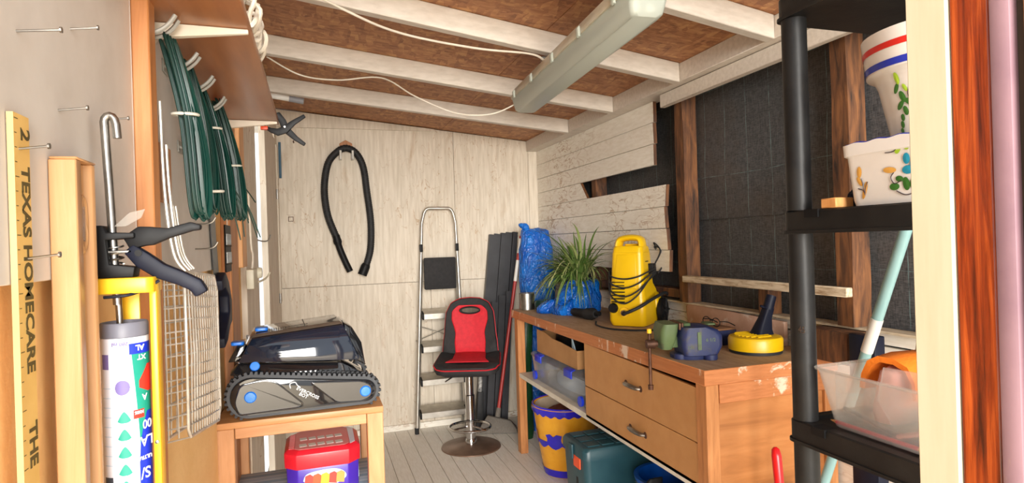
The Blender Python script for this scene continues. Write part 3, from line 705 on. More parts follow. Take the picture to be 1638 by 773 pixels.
# black hanging card of small hooks
t = thing('hook_card', 'black hanging card of small wire hooks beside the saw blade', 'card', (-.235, 1.83, 1.36))
obj('card', MB().box(-.236, -.232, 1.775, 1.885, 1.36, 1.49), m_black, t, bevel=.002, seg=1)
obj('hang_string', MB().tube([(-.234, 1.83, 1.49), (-.234, 1.83, 1.66)], .0015, 5), m_cord, t)
wb_ = mesh_of('small_hook', MB().tube([(0, 0, 0), (0, 0, -.03), (.0, .004, -.034), (0, .008, -.03)], .0012, 5), m_steel)
for i in range(10):
    for j in range(2): piece('small_hook', wb_, t, (-.2305, 1.785 + i * .0095, 1.465 - j * .05))
# fish grill basket of plated wire
t = thing('grill_basket', 'plated wire grill basket with long handles hanging on the left wall', 'basket', (-.24, 1.25, 1.08))
A = lambda u, v: Vector((-.207, 1.10 + .325 * u, 1.116 - .058 * u + (.272 + .035 * u) * v))     # front grid
Bk = lambda u, v: Vector((-.243, 1.062 + .345 * u, 1.120 - .05 * u + (.268 + .03 * u) * v))     # grid against the wall
def grid_part(fn, nm, nu, nv):
    rim = [fn(.06 if i == 1 else u, v) for i, (u, v) in enumerate(((0, .04), (.04, 0), (.90, 0), (1, .10), (1, .88), (.88, 1), (.04, 1), (0, .96)))]
    rim = [fn(u, v) for u, v in ((0, .05), (.03, 0), (.5, 0), (.92, 0), (1, .09), (1, .5), (1, .90), (.90, 1), (.5, 1), (.03, 1), (0, .95), (0, .5))]
    obj('rim', MB().tube(rim, .0030, 8, loop=True), m_chrome2, t, smooth=True)
    for i in range(1, nu): obj('wire', MB().tube([fn(i / nu, .003), fn(i / nu, .5) + Vector((.003, 0, 0)), fn(i / nu, .997)], .0016, 5), m_chrome2, t, smooth=True)
    for j in range(1, nv): obj('wire', MB().tube([fn(.003, j / nv), fn(.5, j / nv) + Vector((.003, 0, 0)), fn(.997, j / nv)], .0016, 5), m_chrome2, t, smooth=True)
m_chrome2 = plain('plated_wire', '#dcd8d0', '#bdb3a4', .35, .45, vs=20)
grid_part(A, 'front', 14, 14); grid_part(Bk, 'back', 8, 10)
for j in range(0, 15): obj('wire', MB().tube([Bk(0, j / 14), A(0, j / 14)], .0013, 5), m_chrome2, t)
for u in (.33, .66): obj('wire', MB().tube([Bk(0, .01) * (1 - u) + A(0, .01) * u, Bk(0, .99) * (1 - u) + A(0, .99) * u], .0013, 5), m_chrome2, t)
for dy, top in ((0, 1.665), (.035, 1.60)):
    obj('handle_wire', MB().tube(bez((-.2345, 1.10 + dy, top), (-.2315, 1.10 + dy, 1.52), (-.222, 1.102 + dy, 1.42), (-.206, 1.105 + dy, 1.388), n=6), .0030, 8), m_chrome2, t, smooth=True)
for dy in (.06, .08): obj('handle_wire', MB().tube(bez((-.232, 1.10 + dy, 1.50), (-.222, 1.10 + dy, 1.42), (-.206, 1.10 + dy, 1.389), n=6), .0022, 8), m_chrome2, t, smooth=True)
# small wire hooks on the wall right of the basket
for i, (y, z) in enumerate(((1.43, 1.478), (1.45, 1.425))):
    pts = [(-.2498, y, z), (-.225, y, z), (-.212, y, z + .004), (-.205, y, z + .014)]
    tag(obj('cup_hook', MB().tube(bez(*pts, n=5), .0018, 6), m_steel, smooth=True), ['bent steel hook on the bare sheet under the wire coils, upper of two', 'bent steel hook on the bare sheet under the wire coils, lower of two'][i], 'hook', 'bare steel hooks')
# junction box, conduit and knob
t = thing('junction_box', 'aged cream electrical junction box with a knob beside the pale plank', 'junction box', (-.25, 2.33, 1.28))
obj('box', MB().box(-.2297, -.205, 2.215, 2.37, 1.285, 1.352), m_cream_plastic, t, bevel=.004)
obj('knob', MB().tube([(-.205, 2.355, 1.335), (-.190, 2.355, 1.335)], [.022, .018], 16), m_cream_plastic, t, smooth=True)
obj('cable', MB().tube(bez((-.218, 2.30, 1.352), (-.216, 2.32, 1.40), (-.222, 2.33, 1.44), (-.225, 2.32, 1.62), n=6), .004, 6), m_cord, t, smooth=True)
obj('lever', MB().tube(bez((-.205, 2.39, 1.30), (-.185, 2.45, 1.31), (-.172, 2.47, 1.33), n=5), .004, 6), m_cream_plastic, t, smooth=True)
# hook and cable on the door side
tag(obj('door_hook', MB().tube(bez((-.2515, 2.93, 1.462), (-.225, 2.94, 1.455), (-.205, 2.94, 1.462), (-.197, 2.94, 1.485), n=5), .0035, 6), m_steel, smooth=True), 'curved wire hook beside the bright gap of the door', 'hook')

# ================================================================= BACK WALL
t = thing('hose_hook', 'orange wall hook with two white pegs holding the black hose', 'hook', (.23, 4.65, 2.15))
obj('back_plate', MB().ext([(.185, 2.155), (.277, 2.155), (.277, 2.19), (.23, 2.215), (.185, 2.19)], 4.632, 4.6495, 'y'), m_batten, t, bevel=.002, seg=1)
for x in (.188, .274): obj('peg', MB().tube([(x, 4.6425, 2.16), (x, 4.6425, 2.068), (x, 4.560, 2.068), (x, 4.552, 2.080), (x, 4.551, 2.125)], .008, 8), m_white_plastic, t, smooth=True)
t = thing('vacuum_hose', 'black ribbed vacuum hose hanging in a long loop on the back wall', 'hose', (.23, 4.6, 1.2))
hp = bez((.138, 4.600, 1.50), (.085, 4.602, 1.66), (.068, 4.603, 1.85), (.098, 4.603, 2.03), (.165, 4.603, 2.12), (.231, 4.603, 2.150), (.300, 4.603, 2.115), (.350, 4.603, 2.01), (.372, 4.603, 1.82), (.393, 4.603, 1.60), (.385, 4.602, 1.40), (.348, 4.60, 1.27), n=18)
# resample evenly and add ribs
rs = [hp[0]]; acc = 0
for a, b in zip(hp, hp[1:]):
    L = (b - a).length; d = .0055 - acc
    while d <= L: rs.append(a + (b - a) * (d / L)); d += .0055
    acc = L - (d - .0055)
obj('ribbed_hose', MB().tube(rs, [.0265 if i % 3 else .0235 for i in range(len(rs))], 12), m_black_mat, t, smooth=True, ang=60)
obj('wand_tube', MB().tube(bez((.139, 4.600, 1.505), (.160, 4.600, 1.42), (.192, 4.600, 1.33), (.232, 4.600, 1.235), n=6), [.028] * 3 + [.031, .031] + [.024] * 14, 14), m_black, t, smooth=True)
obj('end_cuff', MB().tube([(.352, 4.60, 1.285), (.345, 4.60, 1.27), (.318, 4.60, 1.205)], [.028, .034, .034], 14), m_black, t, smooth=True)
sq = MB()
for a in ((-.2, -.145, 1.604, 1.612), (-.2, -.145, 1.652, 1.660), (-.2, -.192, 1.612, 1.652), (-.153, -.145, 1.612, 1.652)): sq.box(a[0], a[1], 4.642, 4.6495, a[2], a[3])
o = obj('blank_cover', MB().ext(rrect(-.205, -.135, 1.60, 1.665, .006), 4.6425, 4.6495, 'y'), m_white_wall, bevel=.002); tag(o, 'small square painted cover on the back wall left of the hose', 'cover')
sqm = obj('raised_square', MB().tube([(-.186, 4.642, 1.617), (-.154, 4.642, 1.617), (-.154, 4.642, 1.648), (-.186, 4.642, 1.648)], .003, 4, loop=True), m_dark_timber, o)
tag(obj('blue_marker', MB().tube([(-.232, 4.640, 1.93), (-.232, 4.640, 2.19)], .009, 8), plain('faded_blue', '#4b6f86', '#41647a', .6)), 'thin faded blue stick fixed upright on the back wall corner', 'stick')
nail_lbl = ['rusty nail in the back wall left above the hose', 'rusty nail at the foot of the back wall panel behind the ladder']
mb = MB().tube([(-.135, 4.655, 2.19), (-.135, 4.60, 2.195)], .005, 6); tag(obj('nail', mb, m_rust), nail_lbl[0], 'nail')
# step ladder leaning folded against the wall
t = thing('step_ladder', 'folded aluminium step ladder with black padded top platform leaning on the back wall', 'ladder', (.87, 4.53, 0))
LT = lambda z: 4.505 + .085 * z / 1.71      # lean
def LX(side, z): return (.675 + .10 * z / 1.64) if side < 0 else (1.062 - .028 * z / 1.64)
rail = [Vector((LX(-1, z), LT(z), z)) for z in (.012, .6, 1.2, 1.58)]
arch = [Vector((.782 + .045 * (1 - math.cos(q)), LT(1.66), 1.60 + .095 * math.sin(q))) for q in (.3, .7, 1.1, 1.57)]
arch2 = [Vector((1.028 - .045 * (1 - math.cos(q)), LT(1.66), 1.60 + .095 * math.sin(q))) for q in (1.57, 1.1, .7, .3)]
rail2 = [Vector((LX(1, z), LT(z), z)) for z in (1.58, 1.2, .6, .012)]
obj('front_frame', MB().tube(rail + arch + arch2 + rail2, .0125, 10), m_alu, t, smooth=True)
for sd in (-1, 1): obj('rear_leg', MB().tube([(LX(sd, .02) + sd * -.022, LT(.03) + .06, .02), (LX(sd, 1.3) - sd * .012, LT(1.3) + .026, 1.30)], .010, 8), m_alu, t, smooth=True)
for k, z in enumerate((.155, .395, .64, .885)):
    x0_, x1_ = LX(-1, z) + .008, LX(1, z) - .008; y = LT(z)
    st = obj('step', MB().ext([(y - .075, z - .008), (y - .075, z + .012), (y + .045, z + .040), (y + .045, z + .034), (y - .068, z + .008), (y - .068, z - .030), (y - .075, z - .030)], x0_, x1_, 'x'), m_alu, t, bevel=.0015, seg=1)
    for xx in (x0_, x1_ - .014): obj('step_bracket', MB().ext([(y - .078, z - .032), (y - .078, z + .014), (y - .02, z + .03), (y + .01, z - .012)], xx, xx + .014, 'x'), m_black, st, bevel=.002)
obj('platform_pad', MB().ext(rrect(.772, 1.018, 1.073, 1.315, .012), LT(1.2) - .030, LT(1.2) - .006, 'y'), m_black_fab, t, bevel=.004)
for sd in (-1, 1): obj('hinge_cap', MB().ext(rrect(LX(sd, 1.38) - .012, LX(sd, 1.38) + .012, 1.36, 1.42, .006), LT(1.38) - .016, LT(1.38) + .016, 'y'), m_black, t, bevel=.002)
obj('cross_brace', MB().tube([(.70, LT(.73) + .045, .68), (1.03, LT(.8) + .045, .80)], .004, 6), m_alu, t)
obj('cross_brace', MB().tube([(.71, LT(.8) + .036, .80), (1.04, LT(.7) + .036, .68)], .004, 6), m_alu, t)
for sd in (-1, 1): obj('rubber_foot', MB().tube([(LX(sd, 0), LT(0), .0005), (LX(sd, 0), LT(.03), .045)], .0165, 10), m_black_mat, t, smooth=True)

# swivel bar stool
t = thing('bar_stool', 'low red and black racing-style swivel stool on a round rusted chrome base', 'stool', (.985, 4.08, 0), math.radians(-20), local=True)
obj('base', MB().lathe([(.0001, .026), (.05, .024), (.19, .010), (.205, .006), (.208, .0), (.0001, 0)], 56), [m_rusty_plate], t, smooth=True)
obj('base_collar', MB().lathe([(.040, .024), (.040, .045), (.034, .06), (.030, .06), (.030, .024)], 24, cap=False), m_chrome, t, smooth=True)
obj('column', MB().lathe([(.0335, .04), (.0335, .36), (.028, .365), (.028, .53), (.0001, .53)], 24), m_chrome, t, smooth=True)
fr_ = [(.142 * math.cos(q), -.035 + .125 * math.sin(q), .15) for q in [2 * PI * i / 40 for i in range(40)]]
obj('foot_ring', MB().tube(fr_, .009, 8, loop=True), m_chrome, t, smooth=True)
for a in (-.9, .9, 3.0): obj('ring_strut', MB().tube([(.03 * math.cos(a - 1.57), .03 * math.sin(a - 1.57), .145), (.138 * math.cos(a - 1.57), -.035 + .122 * math.sin(a - 1.57), .15)], .006, 6), m_chrome, t)
obj('height_lever', MB().tube([(-.02, 0, .515), (-.10, -.06, .505), (-.155, -.09, .475)], .005, 6), m_chrome, t, smooth=True)
obj('seat_plate', MB().box(-.10, .10, -.10, .10, .515, .532), m_black, t, bevel=.003)
def seat_ring(z, g, zf=0):
    pts = rrect(-.225 * g, .225 * g, -.215 * g, .20 * g, .09 * g, 6)
    return [(x * (1.0 if y < 0 else .96), y, z + (.030 if y > .1 else 0) * (z > .56) + .012 * abs(x / .2) ** 2 + (-.012 if y < -.18 else 0)) for x, y in pts]
obj('seat', MB().loft([seat_ring(.533, .86), seat_ring(.545, .985), seat_ring(.575, 1.0), seat_ring(.595, .97), seat_ring(.600, .86), seat_ring(.597, .3)]), m_black_fab, t, smooth=True, ang=60)
obj('piping', MB().tube([(x * 1.003, y * 1.003, z) for x, y, z in seat_ring(.580, 1.0)], .0045, 6, loop=True), m_red_pipe, t, smooth=True)
pv = [(-.105, .15), (.105, .15), (.12, .02), (.165, -.13), (-.165, -.13), (-.12, .02)]
pv = [(-.11, .165), (.11, .165), (.118, .02), (.150, -.10), (-.150, -.10), (-.118, .02)]
obj('seat_panel', MB().loft([[(x, y, .600 + (.028 if y > .1 else 0) + .012 * abs(x / .2) ** 2) for x, y in pv], [(x * .97, y * .97, .6065 + (.028 if y > .1 else 0) + .012 * abs(x / .2) ** 2) for x, y in pv]]), m_red_fab, t, bevel=.001, seg=1)
# backrest: outline with an oval grip hole, curved around the sitter
outl = [(-.195, .585), (-.200, .66), (-.185, .76), (-.178, .85), (-.170, .92), (-.135, .985), (-.075, 1.012), (0, 1.018)]
outl = outl + [(-x, z) for x, z in outl[-2::-1]]
hole = [(.075 * math.cos(q), .930 + .026 * math.sin(q)) for q in [2 * PI * i / 24 for i in range(24)]]
def by(x, z): return .175 + (z - .6) * .11 - .9 * x * x
def backrest(outline, holep, y0, y1, m, nm, grow=0):
    N = 48
    def samp(poly):   # resample by angle about the hole centre
        res = []
        for k in range(N):
            a = 2 * PI * (k + .5) / N; d = Vector((math.cos(a), math.sin(a))); best = None
            for i in range(len(poly)):
                p = Vector(poly[i]) - Vector((0, .930)); q = Vector(poly[(i + 1) % len(poly)]) - Vector((0, .930)); e = q - p
                den = d.x * e.y - d.y * e.x
                if abs(den) < 1e-9: continue
                tt = (p.x * e.y - p.y * e.x) / den; uu = (p.x * d.y - p.y * d.x) / den
                if tt > 0 and -1e-6 <= uu <= 1 + 1e-6 and (best is None or tt > best): best = tt
            res.append((d.x * best, .930 + d.y * best))
        return res
    o_, h_ = samp(outline), samp(holep)
    lv_ = [[((1 - f) * h[0] + f * p[0], (1 - f) * h[1] + f * p[1]) for h, p in zip(h_, o_)] for f in (0, .25, .5, .75, .95, 1)]
    fr_r = [[(x, by(x, z) + y0 + (.012 if i == 5 else .006 if i == 0 else 0), z) for x, z in r] for i, r in enumerate(lv_)]
    bk_r = [[(x, by(x, z) + y1 - (.012 if i == 5 else .006 if i == 0 else 0), z) for x, z in r] for i, r in enumerate(lv_)]
    mb = MB().loft(fr_r + bk_r[::-1] + [fr_r[0]], cap=False)
    return obj(nm, mb, m, t, smooth=True, ang=60), o_
_, os_ = backrest(outl, hole, -.028, .028, m_black_fab, 'backrest')
hole2 = [(.079 * math.cos(q), .930 + .029 * math.sin(q)) for q in [2 * PI * i / 24 for i in range(24)]]
inner = [(-.105, .610), (-.112, .70), (-.105, .78), (-.132, .87), (-.128, .93), (-.085, .968)]
inner = inner + [(-x, z) for x, z in inner[::-1]]
backrest(inner, hole2, -.0325, -.026, m_red_fab, 'back_panel')
obj('back_piping', MB().tube([(x * 1.004, by(x, z), z) for x, z in os_], .0048, 6, loop=True), m_red_pipe, t, smooth=True)
gh = [(.072 * math.cos(q), by(0, .93) - .030, .930 + .023 * math.sin(q)) for q in [2 * PI * i / 24 for i in range(24)]]
obj('grip_rim', MB().tube(gh, .006, 6, loop=True), m_black, t, smooth=True)

# ================================================================= LONG PROFILES, BROOMS AND BAGS IN THE CORNER
def lean(name, a, b, sec, mat, label, cat, group=None):   # a straight profile leaning from a (foot) to b (top)
    a, b = Vector(a), Vector(b); d = (b - a).normalized(); u = Vector((1, 0, 0)); u = (u - d * u.dot(d)).normalized(); w = d.cross(u)
    mb = MB().loft([[p + u * x + w * y for x, y in sec] for p in (a, b)])
    return tag(obj(name, mb, mat), label, cat, group)
chan = [(-.020, -.020), (.020, -.020), (.020, .020), (.014, .020), (.014, -.014), (-.014, -.014), (-.014, .020), (-.020, .020)]
flatp = [(-.026, -.009), (.026, -.009), (.026, .009), (-.026, .009)]
for i, (x0_, x1_, y0_, ht, sec) in enumerate(((1.150, 1.336, 4.535, 1.48, chan), (1.199, 1.385, 4.535, 1.485, flatp), (1.248, 1.434, 4.535, 1.49, chan), (1.297, 1.483, 4.535, 1.495, flatp), (1.3465, 1.5325, 4.535, 1.495, chan))):
    lean('plastic_profile', (x0_, y0_, .018), (x1_, 4.618, ht), sec, m_charcoal,
         ['leftmost long charcoal profile leaning in the corner', 'second long charcoal profile from the left, leaning in the corner', 'middle one of the five long charcoal profiles in the corner',
          'fourth long charcoal profile, just left of the red broom handle', 'tallest charcoal profile, behind the red broom handle and the blue bag'][i], 'profile', 'long charcoal profiles in the corner')
for i, (x0_, x1_, ht) in enumerate(((1.215, 1.315, .95), (1.275, 1.375, 1.0), (1.335, 1.435, 1.03))):
    lean('short_profile', (x0_, 4.43, .012), (x1_, 4.508, ht), flatp, m_charcoal, ['shorter charcoal profile behind the stool, left of three', 'shorter charcoal profile behind the stool, middle of three', 'shorter charcoal profile behind the red broom handle, right of three'][i], 'profile', 'short charcoal profiles behind the stool')
t = thing('long_brush', 'black brush with a speckled grey handle standing behind the stool', 'brush', (1.14, 4.42, 0))
obj('handle', MB().tube([(1.148, 4.42, .28), (1.185, 4.45, .72)], .016, 10), plain('speckled_grey', '#b9b7b2', '#3a3a3a', .5, vs=40), t, smooth=True)
obj('brush_head', MB().ext([(1.105, .002), (1.165, .002), (1.172, .29), (1.130, .29)], 4.40, 4.44, 'y'), m_black_mat, t, bevel=.006)
t = thing('broom', 'broom with a red handle and worn grey bristle head leaning in the corner', 'broom', (1.25, 4.34, 0))
obj('handle', MB().tube([(1.262, 4.345, .12), (1.523, 4.44, 1.46)], .0135, 12), plain('red_handle', '#a8322d', '#972a26', .4), t, smooth=True)
for a, b in ((.52, .60), (.74, .86), (.9, .985)):
    p = lambda f: Vector((1.262, 4.345, .12)).lerp(Vector((1.523, 4.44, 1.46)), f)
    if a > .6: obj('worn_sleeve', MB().tube([p(a), p(b)], .0142, 12), m_white_plastic, t, smooth=True, label='pale label sleeve')
obj('socket', MB().tube([(1.255, 4.342, .085), (1.272, 4.348, .17)], [.022, .018], 12), m_gray_bristle, t, smooth=True)
obj('bristle_head', MB().loft([[(1.10, 4.31, .004), (1.375, 4.21, .004), (1.40, 4.27, .004), (1.125, 4.37, .004)], [(1.12, 4.315, .06), (1.36, 4.225, .045), (1.38, 4.275, .045), (1.14, 4.365, .06)], [(1.175, 4.325, .125), (1.335, 4.27, .085), (1.345, 4.30, .085), (1.185, 4.355, .125)]]), m_gray_bristle, t, bevel=.006)
def blob(name, rings, mat, parent=None, amp=.012, fr=9, seed=0, sub=2, crease=0):   # crumpled bag through loft rings
    mb = MB().loft(rings)
    o = obj(name, mb, mat, parent, smooth=True, ang=180)
    bm = bmesh.new(); bm.from_mesh(o.data)
    bmesh.ops.triangulate(bm, faces=[f for f in bm.faces if len(f.verts) > 4])
    bmesh.ops.subdivide_edges(bm, edges=bm.edges, cuts=sub, use_grid_fill=True, smooth=.25)
    bm.normal_update(); of = ORG.get(o.name) or Vector((0, 0, 0))
    zmin = min(p[2] for q_ in rings for p in q_) - of.z
    for v in bm.verts:
        p = (v.co + of) * fr
        p.z *= .55
        d = noise.noise(p * .6 + Vector((seed, 0, 0))) + 1.3 * (.3 - abs(noise.noise(p + Vector((0, seed, 0))))) + .8 * (.3 - abs(noise.noise(p * 2.2 + Vector((seed, 2, 0)))))
        k = min(1, (v.co.z - zmin) / .03)
        v.co += v.normal * d * amp * (.3 + .7 * k)
        v.co.z = max(v.co.z, zmin)
    bm.to_mesh(o.data); bm.free()
    o.data.polygons.foreach_set('use_smooth', [True] * len(o.data.polygons)); o.data.set_sharp_from_angle(angle=math.radians(22 if amp > .006 else 50)); return o
def oval(cx, cy, z, rx, ry, n=20, tw=0, sq=.75):
    out = []
    for i in range(n):
        q = 2 * PI * i / n + tw; c, s = math.cos(q), math.sin(q)
        out.append((cx + rx * math.copysign(abs(c) ** sq, c), cy + ry * math.copysign(abs(s) ** sq, s), z))
    return out
o = blob('wrapped_bag', [oval(1.60, 4.28, .002, .105, .09, 28), oval(1.61, 4.28, .25, .115, .10, 28), oval(1.61, 4.29, .6, .110, .105, 28), oval(1.605, 4.30, .85, .118, .105, 28), oval(1.60, 4.31, 1.05, .125, .105, 28), oval(1.60, 4.33, 1.2, .128, .09, 28), oval(1.605, 4.34, 1.33, .125, .085, 28), oval(1.610, 4.345, 1.43, .120, .075, 28), oval(1.61, 4.35, 1.50, .115, .055, 28), oval(1.60, 4.35, 1.515, .10, .02, 28)], m_blue_plastic, None, .014, 9, 3, 3)
tag(o, 'tall shiny blue plastic bag standing in the corner behind the bench', 'bag')
nk = blob('tied_neck', [oval(1.56, 4.34, 1.46, .05, .03, 10), oval(1.535, 4.34, 1.51, .024, .02, 10), oval(1.515, 4.34, 1.535, .035, .026, 10), oval(1.505, 4.34, 1.55, .03, .02, 10)], m_blue_plastic, o, .008, 25, 4, 2)
o = blob('rubble_sack', [oval(1.395, 4.10, .002, .05, .045, 14), oval(1.40, 4.10, .2, .052, .045, 14), oval(1.41, 4.10, .5, .042, .04, 14), oval(1.43, 4.10, .78, .042, .038, 14), oval(1.44, 4.10, .87, .04, .03, 14)], m_green_bag, None, .006, 14, 5, 2)
tag(o, 'dark green sack hanging down between the red broom and the bench', 'sack')
t = thing('paint_can', 'dented silver paint can at the far end of the workbench', 'can', (1.345, 3.838, .9575))
obj('can_body', MB().lathe([(.0001, .9575), (.052, .9575), (.052, 1.065), (.0001, 1.065)], 28, o=(1.345, 3.838, 0)), m_steel, t, smooth=True)
obj('rim', MB().tube([(1.345 + .052 * math.cos(q), 3.838 + .052 * math.sin(q), 1.066) for q in [2 * PI * i / 28 for i in range(28)]], .003, 6, loop=True), m_steel, t, smooth=True)
tw = MB().lathe([(.02, .9575), (.046, .963), (.052, .985), (.052, 1.005), (.044, 1.022), (.02, 1.028)], 24, o=(1.425, 3.76, 0))
o = obj('twine_ball', tw, m_green, smooth=True); tag(o, 'ball of dark green twine in front of the silver can on the bench', 'twine')
for k in range(9):
    z = .968 + k * .0065; r = .0525 - .012 * ((k - 4) / 4) ** 2
    obj('twine_turn', MB().tube([(1.425 + r * math.cos(q), 3.76 + r * math.sin(q), z + .004 * math.sin(q + k)) for q in [2 * PI * i / 24 for i in range(24)]], .0028, 5, loop=True), m_green, o, smooth=True)

# ================================================================= WORKBENCH ON THE RIGHT
t = thing('workbench', 'long orange stained workbench with two drawers and a dusty top on the right', 'workbench', (1.5, 2.8, 0))
mb = MB().box(1.248, 1.832, 1.752, 3.895, .903, .957)
o = obj('worktop', mb, [m_rust_wood, m_dust_top], t, bevel=.002, seg=1)
for p in o.data.polygons:
    if p.normal.z > .9: p.material_index = 1
for x0_, y0_ in ((1.258, 3.80), (1.258, 1.760), (1.775, 3.80), (1.775, 1.760)):
    obj('leg', MB().box(x0_, x0_ + .052, y0_, y0_ + .06, .0, .9025), m_batten, t, bevel=.002, seg=1)
obj('end_rail', MB().box(1.312, 1.773, 1.758, 1.80, .835, .9025), m_rust_wood, t, bevel=.002, seg=1)
obj('end_panel', MB().box(1.312, 1.773, 1.772, 1.788, .03, .834), m_endpanel, t)
obj('back_rail', MB().box(1.79, 1.83, 1.84, 3.79, .80, .90), m_batten, t)
obj('shelf', MB().box(1.262, 1.742, 1.822, 3.798, .513, .543), m_white_shelf, t, bevel=.0015, seg=1, label='white painted shelf')
cb = MB()
obj('divider', MB().box(1.275, 1.74, 2.742, 2.757, .5435, .902), m_drawer, t)
obj('divider', MB().box(1.285, 1.74, 1.824, 1.836, .5435, .902), m_drawer, t)
obj('back_panel', MB().box(1.725, 1.74, 1.84, 2.74, .5435, .902), m_dark_gap, t)
for i, (z0, z1a, z1b, hy, hz) in enumerate(((.687, .900, .882, 2.272, .790), (.528, .683, .683, 2.245, .606))):
    fr_ = MB().hexa([(1.262, 1.818, z0), (1.276, 1.818, z0), (1.276, 2.758, z0), (1.262, 2.758, z0), (1.262, 1.818, z1b), (1.276, 1.818, z1b), (1.276, 2.758, z1a), (1.262, 2.758, z1a)])
    d = obj('drawer', fr_, m_drawer, t, bevel=.0012, seg=1)
    hd = bez((1.2605, hy - .060, hz), (1.245, hy - .045, hz + .002), (1.240, hy, hz + .004), (1.245, hy + .045, hz + .002), (1.2605, hy + .060, hz), n=5)
    obj('handle', MB().tube(hd, [.006 + .004 * math.sin(PI * k / 20) for k in range(21)], 8), m_steel, d, smooth=True, label='worn steel bow handle')
    for dy in (-.062, .062): obj('rose', MB().lathe([(.0001, .003), (.012, .002), (.014, 0)], 12, M=Matrix.Rotation(-PI / 2, 3, 'Y'), o=(1.262, hy + dy, hz)), m_rust, d, smooth=True)
    obj('drawer_box', MB().box(1.277, 1.71, 1.845, 2.735, z0 + .01, z1b - .03), m_card_in, d)

# things on the lower shelf
t = thing('storage_box', 'low clear plastic storage box with royal blue clips on the bench shelf', 'box', (1.46, 3.2, .5435))
def tray(x0, x1, y0, y1, z0, z1, ti, th, r=.02):   # open-topped tapering tray with wall thickness
    o1 = rrect(x0 + ti, x1 - ti, y0 + ti, y1 - ti, r); o2 = rrect(x0, x1, y0, y1, r); i2 = rrect(x0 + th, x1 - th, y0 + th, y1 - th, r * .9); i1 = rrect(x0 + ti + th, x1 - ti - th, y0 + ti + th, y1 - ti - th, r * .9)
    return MB().loft([[(x, y, z0) for x, y in o1], [(x, y, z1) for x, y in o2], [(x, y, z1) for x, y in i2], [(x, y, z0 + th) for x, y in i1]])
obj('tub', tray(1.285, 1.62, 2.80, 3.62, .545, .693, .015, .003), m_clear, t, smooth=True)
obj('lid', MB().loft([[(x, y, .6935) for x, y in rrect(1.280, 1.625, 2.795, 3.625, .022)], [(x, y, .708) for x, y in rrect(1.280, 1.625, 2.795, 3.625, .022)], [(x, y, .716) for x, y in rrect(1.292, 1.613, 2.807, 3.613, .02)]]), m_clear, t, smooth=True)
for y0_ in (2.96, 3.42):
    obj('clip', MB().ext([(1.273, .672), (1.2795, .672), (1.2795, .709), (1.300, .7165), (1.300, .722), (1.273, .712)], y0_, y0_ + .105, 'y'), m_clip, t, bevel=.002)
for y0_ in (2.84, 3.525): obj('wheel', MB().tube([(1.276, y0_ + .025, .577), (1.290, y0_ + .025, .577)], .027, 16), m_clip, t, smooth=True)
o = obj('parcel', MB().box(1.37, 1.55, 2.83, 2.88, .5495, .675), m_card, bevel=.002, seg=1); tag(o, 'small cardboard piece inside the near end of the clear storage box', 'parcel')
o = blob('plastic_bag', [oval(1.45, 3.25, .5495, .085, .22), oval(1.45, 3.25, .59, .09, .23), oval(1.46, 3.25, .63, .07, .18)], plain('milky_bag', '#b9cbdc', '#a9bfd4', .35), None, .006, 12, 2, 2); tag(o, 'pale bluish plastic bag lying inside the clear storage box', 'bag')
t = thing('cardboard_box', 'open cardboard box with a torn sloping side on top of the clear storage box', 'box', (1.45, 3.25, .7225))
z0 = .7225
obj('front_wall', MB().ext([(2.955, z0), (3.56, z0), (3.56, .862), (3.42, .858), (3.30, .838), (3.18, .836), (2.955, .822)], 1.308, 1.312, 'x'), m_card, t)
obj('end_wall', MB().box(1.308, 1.60, 2.951, 2.955, z0, .822), m_card, t); obj('end_wall', MB().box(1.308, 1.60, 3.56, 3.564, z0, .85), m_card, t)
obj('rear_wall', MB().box(1.596, 1.60, 2.955, 3.56, z0, .85), m_card, t); obj('bottom', MB().box(1.312, 1.596, 2.955, 3.56, z0, z0 + .004), m_card, t)
o = blob('black_sack', [oval(1.46, 3.36, .7275, .07, .12), oval(1.46, 3.36, .80, .08, .13), oval(1.46, 3.36, .865, .06, .12)], m_black, None, .008, 12, 6, 2); tag(o, 'crumpled black sack filling the cardboard box', 'sack')
o = obj('folded_leaflet', MB().ext([(3.02, .745), (3.10, .735), (3.105, .868)], 1.345, 1.352, 'x'), plain('pale_blue_paper', '#b8d2e0', '#cadfe8', .5)); tag(o, 'pale blue pointed packet standing up in the cardboard box', 'packet')
o = obj('jam_jar', MB().lathe([(.0001, .7275), (.045, .7275), (.045, .826), (.038, .834), (.0001, .834)], 24, o=(1.44, 3.02, 0)), m_orange_red, smooth=True); tag(o, 'round orange lidded jar at the near end of the cardboard box', 'jar')
o = obj('blue_bottle', MB().lathe([(.0001, .7275), (.030, .7275), (.030, .82), (.016, .845), (.016, .862), (.0001, .862)], 20, o=(1.545, 2.995, 0)), m_blue_btn, smooth=True); tag(o, 'small blue bottle behind the orange lidded jar', 'bottle')

